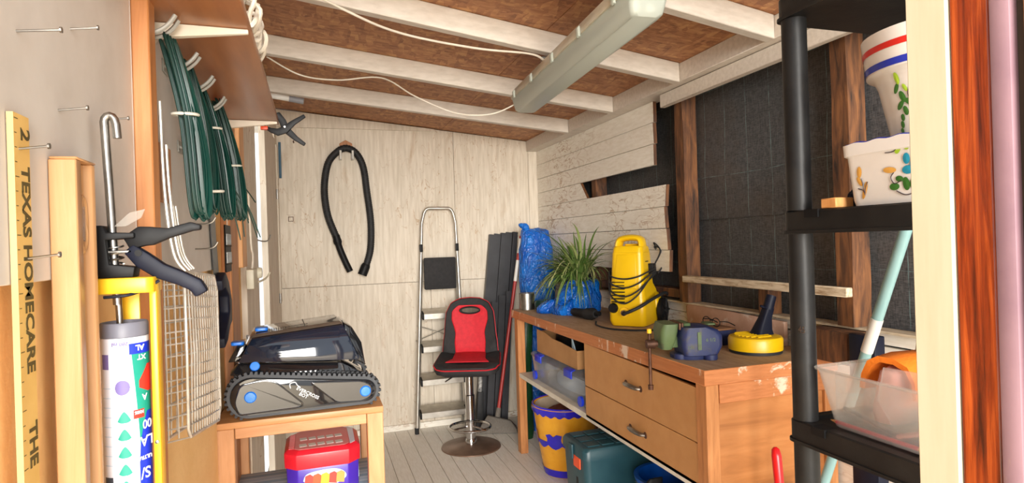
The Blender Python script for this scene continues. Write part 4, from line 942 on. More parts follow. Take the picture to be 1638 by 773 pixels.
# things on the floor under the bench
t = thing('flower_pot', 'large ochre glazed flower pot with cobalt blue scalloped rim under the bench', 'pot', (1.425, 3.42, 0))
PR = lambda z: .135 + .062 * (z / .40) ** .8
obj('pot_body', MB().lathe([(.0001, .001), (.130, .001), (PR(.03), .03)] + [(PR(z), z) for z in (.1, .2, .3, .38)] + [(.203, .395), (.206, .415), (.198, .425), (.185, .418), (.175, .33), (.0001, .33)], 48, o=(1.425, 3.42, 0)), [m_pot_yellow], t, smooth=True)
obj('inner_glaze', MB().lathe([(.184, .4185), (.1745, .331)], 40, o=(1.425, 3.42, 0), cap=False), m_pot_in, t, smooth=True)
def scal(zt, zb, amp, n, grow=.003, sgn=1):
    N = 120; vs = []
    for i in range(N):
        q = 2 * PI * i / N; zlo = zb - amp * abs(math.sin(n * q / 2))
        for z in (zt, (zt + zlo) / 2, zlo): 
            r = (PR(z) if z < .385 else .2035 + (.003 if z > .39 else 0)) + grow; vs.append((1.425 + r * math.cos(q), 3.42 + r * math.sin(q), z))
    return MB().add(vs, [(3 * i + k, (3 * i + 3) % (3 * N) + k, (3 * i + 3) % (3 * N) + k + 1, 3 * i + k + 1) for i in range(N) for k in (0, 1)])
obj('rim_band', scal(.418, .388, .016, 22, .002), m_pot_blue, t, smooth=True)
obj('rim_line', MB().tube([(1.425 + .199 * math.cos(q), 3.42 + .199 * math.sin(q), .424) for q in [2 * PI * i / 48 for i in range(48)]], .006, 6, loop=True), m_pot_blue, t, smooth=True)
obj('lower_band', scal(.225, .205, .022, 12), m_pot_blue, t, smooth=True)
for k in range(5):
    a = math.radians(-75 - k * 62); mm = MB(); pts = [(0, .035), (.02, .05), (.05, .045), (.045, .02), (.05, -.01), (.025, -.03), (.01, -.045), (-.012, -.03), (-.045, -.012), (-.04, .02), (-.05, .04), (-.02, .05)]
    vs = []
    for g in (1.0, .5):
        for x, z in pts:
            zz = .225 + z * g; r = PR(zz) + .0045; vs.append((1.425 + r * math.cos(a + x * g / .17), 3.42 + r * math.sin(a + x * g / .17), zz))
    vs.append((1.425 + (PR(.225) + .0045) * math.cos(a), 3.42 + (PR(.225) + .0045) * math.sin(a), .225)); n_ = len(pts)
    mm.add(vs, [(i, (i + 1) % n_, n_ + (i + 1) % n_, n_ + i) for i in range(n_)] + [(n_ + i, n_ + (i + 1) % n_, 2 * n_) for i in range(n_)])
    obj('painted_motif', mm, m_pot_blue, t, smooth=True)
obj('base_band', scal(.05, .006, 0.0, 12, .002), m_pot_blue, t, smooth=True)
sm = MB().lathe([(.0001, .3305), (.172, .3305), (.172, .345), (.12, .358), (.0001, .365)], 32, o=(1.425, 3.42, 0)); o = blob('loose_soil', [oval(1.425, 3.42, .3315, .135, .135, 24, 0, 1), oval(1.425, 3.42, .355, .138, .138, 24, 0, 1), oval(1.43, 3.42, .378, .10, .10, 24, 0, 1)], m_soil, None, .010, 30, 3, 2); tag(o, 'red-brown crumbly soil heaped inside the ochre flower pot', 'soil'); o['kind'] = 'stuff'
o = blob('blue_sack', [oval(1.58, 3.72, .002, .07, .05), oval(1.58, 3.72, .2, .08, .045), oval(1.57, 3.73, .40, .09, .04), oval(1.55, 3.73, .455, .08, .03)], m_blue_plastic, None, .014, 10, 8, 2); tag(o, 'blue plastic sack on the floor behind the flower pot under the bench', 'sack')
t = thing('tool_chest', 'tall dark teal plastic tool chest with an orange label sticking out from under the bench', 'chest', (1.36, 2.64, 0))
X0, X1, Y0, Y1 = 1.125, 1.62, 2.495, 2.775
obj('chest_body', MB().loft([[(x, y, z) for x, y in rrect(X0 + .03 - g, X1 - .03 + g, Y0 + .03 - g, Y1 - .03 + g, .03)] for z, g in ((.002, 0), (.2, .012), (.405, .02))]), m_teal_box, t, smooth=True)
obj('lid', MB().loft([[(x, y, z) for x, y in rrect(X0 + g, X1 - g, Y0 + g, Y1 - g, .032)] for z, g in ((.4055, .002), (.445, .002), (.458, .010), (.460, .016))]), m_teal_box, t, smooth=True)
gr = MB()
for i in range(6):
    for j in range(3): pass
tile = mesh_of('lid_pad', MB().box(-.031, .031, -.031, .031, 0, .006), m_teal_box, bevel=.002, seg=1)
for i in range(6):
    for j in range(3): piece('lid_pad', tile, t, (X0 + .065 + i * .0735, Y0 + .062 + j * .075 + (.008 if j == 2 else 0), .4602))
obj('carry_slot', MB().box(X0 + .03, X1 - .05, Y0 + .176, Y0 + .184, .4602, .4612), m_black, t)
obj('label', MB().ext(rrect(2.555, 2.625, .352, .425, .004), X0 + .003, X0 + .0085, 'x'), m_orange_label, t, label='orange square label')
obj('latch_slot', MB().box(X0 + .014, X0 + .03, 2.60, 2.622, .20, .30), m_black, t)
obj('latch', MB().ext(rrect(2.615, 2.665, .385, .452, .004), X0 - .008, X0 + .001, 'x'), m_teal_box, t, bevel=.002)
def bucket(cx, cy, r0, r1, h, label, hd):
    t = thing('bucket', label, 'bucket', (cx, cy, 0), group='blue buckets under the bench')
    obj('bucket_body', MB().lathe([(.0001, .001), (r0, .001), (r1, h), (r1 + .012, h), (r1 + .012, h - .014), (r1 + .015, h + .003), (r1 - .004, h + .003), (r0 - .004, .005), (.0001, .005)], 40, o=(cx, cy, 0)), m_bucket, t, smooth=True)
    a = [(cx + (r1 + .008) * math.cos(q), cy + (r1 + .008) * math.sin(q) * .99, h - .01 + hd * math.sin(q)) for q in [PI * i / 20 for i in range(21)]]
    obj('bail', MB().tube(a, .0035, 6), m_steel, t, smooth=True)
    return t
bucket(1.43, 2.275, .105, .140, .385, 'blue bucket next to the dark teal tool chest, left of the two blue buckets', -.05)
bucket(1.47, 1.975, .105, .135, .402, 'blue bucket nearer to the bench end, right of the two blue buckets', -.05)
o = blob('folded_sack', [oval(1.25, 2.125, .002, .03, .010, 14), oval(1.25, 2.125, .30, .035, .012, 14), oval(1.26, 2.125, .43, .04, .012, 14), oval(1.27, 2.125, .45, .03, .006, 14)], m_black, None, .003, 30, 3, 1); tag(o, 'black folded sack standing between the two blue buckets', 'sack')

# ================================================================= ON THE WORKTOP
ZT = .9572
# pressure washer, front turned towards the door
t = thing('pressure_washer', 'yellow upright pressure washer with black cable loops and wheels on the workbench', 'pressure washer', (1.613, 2.86, ZT), math.radians(-50), local=True)
def wr_(z, w, yf, yb, r=.03, n=5): return [(x, y, z) for x, y in rrect(-w / 2, w / 2, yf, yb, r, n)]
obj('body', MB().loft([wr_(.004, .185, -.115, .10), wr_(.03, .200, -.128, .12), wr_(.10, .200, -.127, .125), wr_(.15, .192, -.124, .125), wr_(.185, .186, -.121, .105), wr_(.22, .182, -.118, .062), wr_(.30, .178, -.110, .048), wr_(.385, .170, -.102, .042, .028)]), m_yellow, t, smooth=True, ang=30)
def arch_ring(): pass
obj('hood', MB().loft([wr_(.3855, .168, -.101, .041, .028), wr_(.412, .162, -.096, .036, .028), wr_(.420, .15, -.088, .03, .028)]), m_yellow, t, smooth=True)
hh = bez((-.064, -.050, .405), (-.064, -.046, .432), (-.050, -.042, .456), (0, -.040, .464), (.050, -.042, .456), (.064, -.046, .432), (.064, -.050, .405), n=6)
mb = MB(); rings = []
for i, p in enumerate(hh):
    a = hh[max(i - 1, 0)]; b = hh[min(i + 1, len(hh) - 1)]; d = (b - a).normalized(); n_ = Vector((-d.z, 0, d.x)); 
    rings.append([p + n_ * (.017 * math.cos(q)) + Vector((0, .046 * math.sin(q) + .012, 0)) for q in [2 * PI * k / 12 for k in range(12)]])
obj('carry_handle', MB().loft(rings), m_yellow, t, smooth=True)
obj('rear_spine', MB().loft([wr_(.20, .10, .03, .075, .015), wr_(.30, .095, .02, .062, .015), wr_(.43, .085, -.02, .03, .015)]), m_yellow, t, smooth=True)
obj('front_panel', MB().loft([[(-.062, -.129, .20), (.062, -.129, .20), (.060, -.105, .20), (-.060, -.105, .20)], [(-.058, -.117, .30), (.058, -.117, .30), (.056, -.095, .30), (-.056, -.095, .30)], [(-.052, -.106, .378), (.052, -.106, .378), (.050, -.085, .378), (-.050, -.085, .378)]]), m_yellow, t, bevel=.004)
for k in range(7): obj('vent_slot', MB().box(-.074, -.005, -.142 + .0022 * k, -.118 + .0022 * k, .128 + k * .017, .133 + k * .017), m_black, t)
for k in range(3): obj('vent_slot', MB().box(.082 - .003 * k, .088 - .003 * k, -.06, -.015, .335 + k * .014, .340 + k * .014), m_black, t)
obj('switch_knob', MB().tube([(-.068, -.148, .098), (-.068, -.130, .098)], [.022, .027], 18), m_black, t, smooth=True)
obj('water_outlet', MB().tube([(-.005, -.152, .075), (-.005, -.130, .078)], .015, 14), m_steel, t, smooth=True)
obj('outlet_recess', MB().tube([(-.005, -.1405, .078), (-.005, -.128, .078)], .026, 18), m_yellow_gun, t, smooth=True)
for sd in (-1, 1):
    wl_ = MB().lathe([(.018, -.012), (.020, .014), (.058, .014), (.066, .008), (.066, -.010), (.058, -.016), (.03, -.012)], 28, M=Matrix.Rotation(PI / 2, 3, 'Y'), o=(sd * .120, .105, .068), cap=False)
    w_ = obj('wheel', wl_, m_black, t, smooth=True)
    obj('hub', MB().tube([(sd * .112, .105, .068), (sd * .135, .105, .068)], .017, 14), m_black_mat, w_, smooth=True)
    for k in range(5):
        q = 2 * PI * k / 5; obj('spoke', MB().tube([(sd * .136, .105 + .015 * math.cos(q), .068 + .015 * math.sin(q)), (sd * .134, .105 + .06 * math.cos(q), .068 + .06 * math.sin(q))], .006, 6), m_black, w_)
obj('axle_housing', MB().loft([[(x, y, z) for x, y in rrect(-.110, .110, .05, .150, .02)] for z in (.085, .120)] + [[(x, y, .165) for x, y in rrect(-.095, .095, .06, .125, .02)]]), m_yellow, t, smooth=True)
obj('cable_cleat', MB().ext(rrect(.078, .115, .268, .325, .006), -.02, .03, 'y'), m_black, t, bevel=.003)
obj('cable_cleat', MB().ext(rrect(-.112, -.082, .268, .325, .006), -.02, .03, 'y'), m_black, t, bevel=.003)
for k, (zs, dz, yo) in enumerate(((.300, .050, -.018), (.29, .085, -.022), (.275, .115, -.026), (.29, .165, -.026))):
    def fy(z): return -.110 - max(0, (.30 - z)) * .10
    pts = [(-.118, .0, zs - .005), (-.106, -.085, zs - .35 * dz), (-.070, fy(zs - .75 * dz) + yo, zs - .78 * dz), (0, fy(zs - dz) + yo, zs - dz), (.070, fy(zs - .75 * dz) + yo, zs - .75 * dz), (.110, -.085, zs - .3 * dz), (.122, .0, zs)]
    obj('cable', MB().tube(bez(*pts, n=6), .0042, 8), m_black_mat, t, smooth=True)
for k in range(2): obj('cable', MB().tube(bez((.117, .0, .32), (.130, .06 + .01 * k, .39), (.085, .09 + .01 * k, .43 - .02 * k), (.135, .095, .33), (.120, .04, .27), n=8), .004, 6), m_black_mat, t, smooth=True)
0 and obj('side_hose', MB().tube(bez((-.118, -.02, .31), (-.120, -.07, .40), (-.085, -.075, .455), n=6), .006, 8), m_black_mat, t, smooth=True)
obj('high_pressure_hose', MB().tube(bez((-.005, -.150, .076), (.015, -.185, .078), (.085, -.165, .11), (.136, -.06, .152), (.150, .06, .165), (.145, .105, .15), n=8), .0085, 10), m_black_mat, t, smooth=True)
def star(cx, cz, y): pass
text('type_mark', 'K2', .022, (.1075, .012, .135), (0, 1, 0), (0, 0, 1), m_rust, t, .0004)
# spray gun with its hose
t = thing('spray_gun', 'black pressure washer gun lying on the worktop left of the yellow machine', 'spray gun', (1.48, 3.15, ZT))
obj('grip', MB().tube(bez((1.455, 3.325, ZT + .030), (1.46, 3.25, ZT + .031), (1.47, 3.16, ZT + .032), n=5), [.016, .021, .024, .025, .025, .025, .026, .026, .027, .028, .028], 14), m_black, t, smooth=True)
obj('muzzle', MB().tube([(1.469, 3.165, ZT + .032), (1.478, 3.11, ZT + .036), (1.482, 3.065, ZT + .04)], [.032, .034, .022], 14), m_black_mat, t, smooth=True)
obj('connector', MB().tube([(1.482, 3.07, ZT + .04), (1.486, 3.03, ZT + .046)], .014, 12), m_black, t, smooth=True)
obj('trigger_lever', MB().tube(bez((1.50, 3.10, ZT + .05), (1.53, 3.2, ZT + .05), (1.53, 3.3, ZT + .035), n=5), .010, 8), m_black, t, smooth=True)
tag(obj('power_cable', MB().tube(bez((1.46, 3.02, ZT + .0046), (1.405, 2.90, ZT + .0046), (1.40, 2.76, ZT + .0046), (1.46, 2.66, ZT + .0046), (1.56, 2.60, ZT + .0046), (1.69, 2.58, ZT + .0046), n=8), .0045, 8), m_black_mat, smooth=True), 'thin black cable curving over the worktop in front of the yellow washer', 'cable')

# spider plant in a blue bag
t = thing('spider_plant', 'bushy spider plant with striped arching leaves in a pot wrapped in a blue bag', 'plant', (1.585, 3.40, ZT))
obj('pot', MB().lathe([(.0001, ZT + .004), (.06, ZT + .004), (.078, ZT + .15), (.068, ZT + .15), (.062, ZT + .13), (.0001, ZT + .13)], 24, o=(1.60, 3.42, 0)), m_card_in, t, smooth=True)
bag = blob('wrapping_bag', [oval(1.55, 3.43, ZT + .0005, .150, .14), oval(1.55, 3.43, ZT + .03, .158, .145), oval(1.575, 3.43, ZT + .08, .135, .13), oval(1.59, 3.42, ZT + .14, .110, .110), oval(1.60, 3.42, ZT + .19, .092, .092), oval(1.60, 3.42, ZT + .20, .086, .086), oval(1.60, 3.42, ZT + .16, .082, .082)], m_blue_plastic, t, .022, 13, 1, 2)
bcorner = blob('bag_corner', [oval(1.41, 3.53, ZT + .0005, .07, .06, 12), oval(1.40, 3.52, ZT + .035, .06, .05, 12), oval(1.43, 3.50, ZT + .075, .03, .03, 12)], m_blue_plastic, t, .012, 20, 4, 2)
def leaf_mesh(L, lift, droop, w, curl, seed):
    pts = []; n = 9
    for i in range(n + 1):
        f = i / n; pts.append(Vector((L * (f * .95 - .15 * f * f) * math.cos(lift * (1 - f * .3)), curl * L * f * f, L * (math.sin(lift) * f * 1.1 - droop * f * f))))
    vs = []
    for i, p in enumerate(pts):
        f = i / n; ww = w * (.55 + .45 * math.sin(min(1, f * 2.2) * PI / 2)) * (1 - f ** 2.6) + .0004
        vs += [p + Vector((0, ww, .25 * ww)), p + Vector((0, 0, -.15 * ww)), p + Vector((0, -ww, .25 * ww))]
    fs = []
    for i in range(n):
        for k in (0, 1): fs.append((3 * i + k, 3 * i + k + 1, 3 * i + k + 4, 3 * i + k + 3))
    return mesh_of('leaf', MB().add(vs, fs), m_blade, smooth=True, ang=180)
rn = random.Random(11)
LM = [leaf_mesh(rn.uniform(.26, .44), rn.uniform(.75, 1.45), rn.uniform(.25, .95), rn.uniform(.0055, .0085), rn.uniform(-.25, .25), i) for i in range(20)]
def put_leaf(loc, rot, sc):
    me = LM[rn.randrange(20)]
    M = Matrix.LocRotScale(Vector(loc), __import__('mathutils').Euler(rot), Vector((sc, sc, sc)))
    pts = [M @ v.co for v in me.vertices]
    if max(p.x for p in pts) > (1.74 if max(p.z for p in pts) > 1.05 else 1.83) or min(p.z for p in pts) < ZT + .06: return 0
    if any(p.y < 3.06 and p.x > 1.44 and p.z < 1.44 for p in pts): return 0
    piece('leaf', me, t, loc, rot, (sc, sc, sc)); return 1
cnt = 0
LD = [leaf_mesh(rn.uniform(.24, .38), rn.uniform(.45, 1.0), rn.uniform(.8, 1.5), rn.uniform(.005, .0075), rn.uniform(-.25, .25), i) for i in range(8)]
while cnt < 60:
    a = rn.uniform(1.9, 4.6); loc = (1.575 + .05 * math.cos(a), 3.42 + .05 * math.sin(a), ZT + .2); me = LD[rn.randrange(8)]; M = Matrix.Translation(loc) @ Matrix.Rotation(a, 4, 'Z')
    pts = [M @ v.co for v in me.vertices]
    if min(p.z for p in pts) < ZT + .05 or any(p.y < 3.14 and p.x > 1.42 for p in pts): continue
    piece('leaf', me, t, loc, (0, 0, a)); cnt += 1
while cnt < 270:
    a = rn.uniform(0, 2 * PI); rr = .05 * math.sqrt(rn.random())
    cnt += put_leaf((1.59 + rr * math.cos(a), 3.42 + rr * math.sin(a), ZT + .19 + rn.uniform(-.02, .05)), (rn.uniform(-.15, .15), rn.uniform(-.3, .25), a), rn.uniform(.85, 1.32))
for cx_, cy_, cz_ in ((1.44, 3.33, ZT + .22), (1.35, 3.36, ZT + .17), (1.50, 3.27, ZT + .18), (1.60, 3.24, ZT + .2)):   # plantlets on runners
    obj('runner', MB().tube(bez((1.58, 3.40, ZT + .20), ((1.58 + cx_) / 2, (3.40 + cy_) / 2, ZT + .33), (cx_, cy_, cz_), n=8), .002, 5), plain('runner_green', '#a3a56a', '#b5b37c', .5), t, smooth=True)
    for k in range(13):
        a = rn.uniform(0, 2 * PI); put_leaf((cx_, cy_, cz_), (rn.uniform(-.4, .4), rn.uniform(-.1, .7), a), rn.uniform(.22, .42))

t.location = (1.575, 3.465, ZT)
# bench vice
t = thing('bench_vice', 'worn blue and green iron bench vice bolted to the front edge of the workbench', 'vice', (1.352, 1.985, ZT), math.radians(166), local=True)
def vr2(x0, x1, z, r): return [(x, y, z) for x, y in rrect(x0, x1, -.05, .088, r)]
def vr(x0, x1, hy, z, r): return [(x, y, z) for x, y in rrect(x0, x1, -hy, hy, r)]
obj('swivel_base', MB().lathe([(.0001, 0), (.074, 0), (.076, .014), (.066, .018), (.0001, .018)], 28), m_vise_blue, t, smooth=True)
for a in (2.2, -2.2, .4): obj('base_lug', MB().lathe([(.0001, .001), (.026, .001), (.026, .020), (.012, .022), (.0001, .022)], 14, o=(.088 * math.cos(a) * (.6 if a == .4 else 1), .088 * math.sin(a), 0)), m_vise_blue, t, smooth=True)
obj('fixed_body', MB().loft([vr2(-.080, .048, .0182, .02), vr2(-.098, .056, .05, .02), vr2(-.10, .057, .088, .025), vr2(-.088, .054, .108, .03), vr2(-.055, .050, .122, .03)]), m_vise_blue, t, smooth=True)
obj('anvil', MB().loft([vr(-.094, -.056, .034, .1225, .01), vr(-.092, -.058, .032, .128, .01)]), m_vise_green, t, smooth=True)
obj('body_rib', MB().loft([[(x, y, z) for x, y in ((-.012, .080), (.002, .080), (.002, .0915), (-.012, .0915))] for z in (.040, .106)]), m_vise_green, t)
text('cast_mark', '6 1/2', .018, (-.030, .0878, .070), (-1, 0, 0), (0, 0, 1), m_vise_green, t, .0002, extr=.0007)
text('cast_mark', '125', .016, (.040, .0878, .045), (-1, 0, 0), (0, 0, 1), m_vise_green, t, .0002, extr=.0007)
obj('slide_bar', MB().box(.053, .108, -.024, .024, .040, .082), m_vise_green, t, bevel=.004)
obj('moving_jaw', MB().loft([vr(.080, .118, .040, .036, .015), vr(.068, .126, .055, .070, .018), vr(.062, .128, .062, .105, .02), vr(.060, .118, .062, .134, .015)]), m_vise_green, t, smooth=True)
obj('fixed_jaw', MB().loft([vr(.010, .040, .050, .1245, .01), vr(.012, .040, .054, .135, .01)]), m_vise_green, t, smooth=True)
for x in (.041, .051): obj('jaw_plate', MB().box(x, x + .008, -.055, .055, .112, .137), m_rust, t, bevel=.001, seg=1)
obj('screw', MB().tube([(.1265, 0, .055), (.150, 0, .055)], .012, 12), m_rust, t, smooth=True)
obj('screw_head', MB().tube([(.138, 0, .055), (.170, 0, .055)], [.019, .017], 14), m_rust, t, smooth=True)
obj('bar_handle', MB().tube([(.157, 0, .100), (.157, 0, -.105)], .0062, 10), m_rust, t, smooth=True)
obj('bar_knob', MB().lathe([(.0001, -.012), (.010, -.010), (.011, .008), (.0001, .011)], 12, o=(.157, 0, -.110)), m_rust, t, smooth=True)
obj('bar_knob', MB().lathe([(.0001, -.010), (.009, -.008), (.009, .008), (.0001, .011)], 12, o=(.157, 0, .104)), m_yellow_gun, t, smooth=True)
# blue case with spectacles on top
t = thing('tool_case', 'small dark blue case with a brown top standing behind the vice', 'case', (1.63, 2.2, ZT))
obj('case_body', MB().ext(rrect(1.545, 1.675, 2.115, 2.28, .008), ZT, ZT + .062, 'z'), m_vise_blue, t, bevel=.002)
obj('case_top', MB().ext(rrect(1.547, 1.673, 2.117, 2.278, .008), ZT + .0622, ZT + .070, 'z'), m_card_in, t, bevel=.002)
t = thing('safety_glasses', 'thin rimmed glasses lying on the dark blue case', 'glasses', (1.61, 2.2, ZT + .0705))
for y in (2.17, 2.235):
    obj('lens_rim', MB().tube([(1.612, y + .026 * math.cos(q), ZT + .0905 + .018 * math.sin(q)) for q in [2 * PI * i / 18 for i in range(18)]], .002, 6, loop=True), m_black, t, smooth=True)
obj('bridge', MB().tube(bez((1.612, 2.196, ZT + .094), (1.608, 2.2025, ZT + .099), (1.612, 2.209, ZT + .094), n=4), .002, 6), m_black, t, smooth=True)
for y in (2.144, 2.261): obj('temple', MB().tube(bez((1.612, y, ZT + .096), (1.65, y, ZT + .092), (1.688, y, ZT + .074), n=5), .0022, 6), m_black, t, smooth=True)
# round surface cleaner
t = thing('surface_cleaner', 'round yellow patio cleaning head with a black neck lying on the bench', 'surface cleaner', (1.632, 1.955, ZT)); DX, DY = 1.632, 1.955
obj('brush_ring', MB().lathe([(.0001, ZT), (.098, ZT), (.098, ZT + .012), (.0001, ZT + .012)], 40, o=(DX, DY, 0)), m_black_mat, t, smooth=True)
obj('cover', MB().lathe([(.0001, ZT + .0121), (.101, ZT + .0121), (.102, ZT + .052), (.097, ZT + .062), (.085, ZT + .066), (.0001, ZT + .068)], 48, o=(DX, DY, 0)), m_yellow, t, smooth=True)
for k in range(9):
    y = DY - .066 + k * .0163; w = math.sqrt(max(0, .078 ** 2 - (y - DY) ** 2)); obj('rib', MB().box(DX - w, DX + w * .5, y - .0025, y + .0025, ZT + .066, ZT + .0705), m_yellow, t, bevel=.001, seg=1)
obj('neck', MB().loft([[(DX + .030 + x, DY + y, ZT + .058) for x, y in rrect(-.045, .045, -.035, .035, .02)], [(DX + .034 + x, DY + y, ZT + .085) for x, y in rrect(-.034, .034, -.028, .028, .015)], [(DX + .050 + x, DY + y, ZT + .130) for x, y in rrect(-.022, .022, -.020, .020, .01)], [(DX + .066 + x, DY + y, ZT + .165) for x, y in rrect(-.020, .020, -.019, .019, .01)]]), m_navy, t, smooth=True)
obj('inlet', MB().tube([(DX + .064, DY, ZT + .160), (DX + .085, DY, ZT + .215)], [.021, .019], 14), m_navy, t, smooth=True)
obj('lock_lever', MB().tube([(DX + .05, DY, ZT + .170), (DX + .03, DY, ZT + .178)], .005, 6), m_navy, t)
# loose boards and a chunk of wood along the back of the bench
tag(obj('loose_plank', MB().ext([(1.99, ZT), (2.66, ZT), (2.675, ZT + .10), (2.655, ZT + .118), (1.99, ZT + .100)], 1.805, 1.825, 'x'), m_pinkboard, bevel=.003), 'loose pinkish plank standing on edge behind the vice', 'plank')
tag(obj('timber_offcut', MB().ext([(1.715, .9575), (1.825, .9575), (1.828, 1.058), (1.82, 1.068), (1.715, 1.070)], 1.60, 1.80, 'y'), m_dark_timber, bevel=.004), 'brown chunk of sawn timber on the near end of the bench', 'offcut')

# ================================================================= CEILING LIGHT AND CABLES
t = thing('ceiling_light', 'grey twin-tube batten light with a ribbed diffuser fixed under the rafters', 'ceiling light', (.963, 2.155, 2.06), math.radians(-3.5), local=True)
LL = .655
obj('base_tray', MB().loft([[(x, y, z) for x, y in rrect(-.058 - g, .058 + g, -LL - g, LL + g, .02)] for z, g in ((.062, .012), (.075, .012), (.092, .002), (.110, -.004))]), m_cream_plastic, t, smooth=True)
obj('diffuser', MB().loft([[(x, y, z) for x, y in rrect(-.056 - g, .056 + g, -LL - g, LL + g, .018)] for z, g in ((-.006, -.014), (.004, -.004), (.035, .003), (.0615, .008))]), m_diff, t, smooth=True)
obj('reflector', MB().box(-.045, .045, -LL + .03, LL - .03, .056, .061), m_white_plastic, t)
for x in (-.022, .022): obj('tube', MB().tube([(x, -LL + .04, .032), (x, LL - .04, .032)], .013, 12), m_white_plastic, t, smooth=True)
clipm = mesh_of('clip', MB().ext([(0, -.012), (.008, -.010), (.010, .018), (.004, .026), (0, .022)], -.011, .011, 'y'), m_diff, bevel=.001, seg=1)
for i in range(5):
    for sx in (-1, 1): piece('clip', clipm, t, (sx * .0705, -LL + .08 + i * (2 * LL - .16) / 4, .062), (0, 0, 0 if sx > 0 else PI))
for y in (-.42, .30): obj('mounting_strap', MB().box(-.02, .02, y - .012, y + .012, .110, .166), m_steel, t)
obj('end_bulge', MB().tube([(0, -LL - .002, .082), (0, -LL - .03, .082)], .012, 10), m_cream_plastic, t, smooth=True)
mc = .0042
tag(obj('mains_cable', MB().tube(bez((-.20, 2.02, 2.335), (.10, 2.13, 2.24), (.318, 2.234, 2.205), (.628, 2.326, 2.20), (.86, 2.345, 2.20), (.93, 2.36, 2.185), (.96, 2.40, 2.172), n=8), .0045, 8), m_cord, smooth=True), 'white cable running along the near rafter to the ceiling light', 'cable')
tag(obj('hanging_cord', MB().tube(bez((-.20, 3.10, 2.345), (-.051, 3.10, 2.266), (.125, 3.10, 2.25), (.34, 3.098, 2.272), (.495, 3.02, 2.167), (.689, 2.96, 2.077), (.859, 2.90, 2.066), (.99, 2.83, 2.12), (1.0, 2.822, 2.142), n=8), .0038, 8), m_cord, smooth=True), 'white cord sagging from the middle rafter to the far end of the ceiling light', 'cord')

# ================================================================= SMALL BENCH WITH THE POOL ROBOT
t = thing('small_bench', 'small varnished wooden bench under the tracked cleaning robot on the left', 'bench', (-.04, 1.93, 0))
bx0, bx1, by0, by1, bz = -.268, .168, 1.745, 2.115, .963
obj('top', MB().box(bx0, bx1, by0, by1, bz - .017, bz), m_bench_wood, t, bevel=.002)
for x in (bx0 + .001, bx1 - .046):
    for y in (by0 + .003, by1 - .048): obj('leg', MB().box(x, x + .045, y, y + .045, 0, bz - .0175), m_bench_leg, t, bevel=.002, seg=1)
for y in (by0 + .006, by1 - .030): obj('apron', MB().box(bx0 + .047, bx1 - .047, y, y + .022, bz - .047, bz - .0175), m_bench_wood, t, bevel=.0015, seg=1)
for x in (bx0 + .004, bx1 - .026): obj('apron', MB().box(x, x + .022, by0 + .05, by1 - .05, bz - .047, bz - .0175), m_bench_wood, t, bevel=.0015, seg=1)
obj('lower_shelf', MB().box(bx0 + .002, bx1 - .002, by0 + .049, by1 - .049, .690, .708), m_bench_wood, t, bevel=.0015, seg=1)
o = obj('striped_cloth', MB().loft([[(x, y, z) for x, y in ((bx0 + .004, by0 + .051), (bx1 - .004, by0 + .051), (bx1 - .004, by1 - .051), (bx0 + .004, by1 - .051))] for z in (.7085, .7135)]), m_cloth, bevel=.002); tag(o, 'blue-grey striped cloth folded on the lower shelf of the small bench', 'cloth')
# sweet tin
t = thing('sweet_tin', 'purple tin with a red lid on the striped cloth under the small bench', 'tin', (0, 1.9, .714))
def oct_(x0, x1, y0, y1, c, z): return [(x0 + c, y0, z), (x1 - c, y0, z), (x1, y0 + c, z), (x1, y1 - c, z), (x1 - c, y1, z), (x0 + c, y1, z), (x0, y1 - c, z), (x0, y0 + c, z)]
tx0, tx1, ty0, ty1 = -.104, .104, 1.796, 2.0
obj('tin_body', MB().loft([oct_(tx0 + .006, tx1 - .006, ty0 + .006, ty1 - .006, .03, .7142), oct_(tx0 + .004, tx1 - .004, ty0 + .004, ty1 - .004, .03, .794)]), m_tin_purple, t, bevel=.003)
lid = obj('lid', MB().loft([oct_(tx0, tx1, ty0, ty1, .032, .7945), oct_(tx0 - .001, tx1 + .001, ty0 - .001, ty1 + .001, .032, .836), oct_(tx0 + .010, tx1 - .010, ty0 + .010, ty1 - .010, .03, .847)]), m_tin_red, t, bevel=.002)
obj('lid_picture', MB().loft([oct_(tx0 + .028, tx1 - .03, ty0 + .014, ty1 - .012, .012, 0.8472), oct_(tx0 + .028, tx1 - .03, ty0 + .014, ty1 - .012, .012, 0.8478)]), m_tin_pale, lid)
obj('pale_corner', MB().loft([[(tx1 - .028, ty0 + .016, z), (tx1 - .013, ty0 + .035, z), (tx1 - .013, ty1 - .035, z), (tx1 - .03, ty1 - .016, z)] for z in (0.8472, 0.8479)]), m_cart, lid)
wn = mesh_of('lid_window', MB().box(-.010, .010, -.012, .012, 0, .0007), m_white_plastic)
for i in range(5):
    for j in range(2): piece('lid_window', wn, lid, (tx0 + .05 + i * .025, ty0 + .05 + j * .06, 0.8479), (0, 0, .1))
mk = MB()
for i in range(12): mk.box(tx0 + .012, tx0 + .026, ty0 + .03 + i * .012, ty0 + .034 + i * .012, 0.8472, 0.8478)
o = obj('lace_border', mk, m_tin_pale, lid); o['kind'] = 'stuff'
bl = bez((-.055, 0, 0.761), (-.045, 0, 0.779), (-.01, 0, 0.786), (.03, 0, 0.786), (.055, 0, 0.776), (.062, 0, 0.758), (.03, 0, 0.741), (-.02, 0, 0.738), (-.055, 0, 0.761), n=5)
obj('glow_patch', MB().ext([(p.x, p.z) for p in bl[:-1]], ty0 + .0035, ty0 + .0048, 'y'), m_lightblue, t)
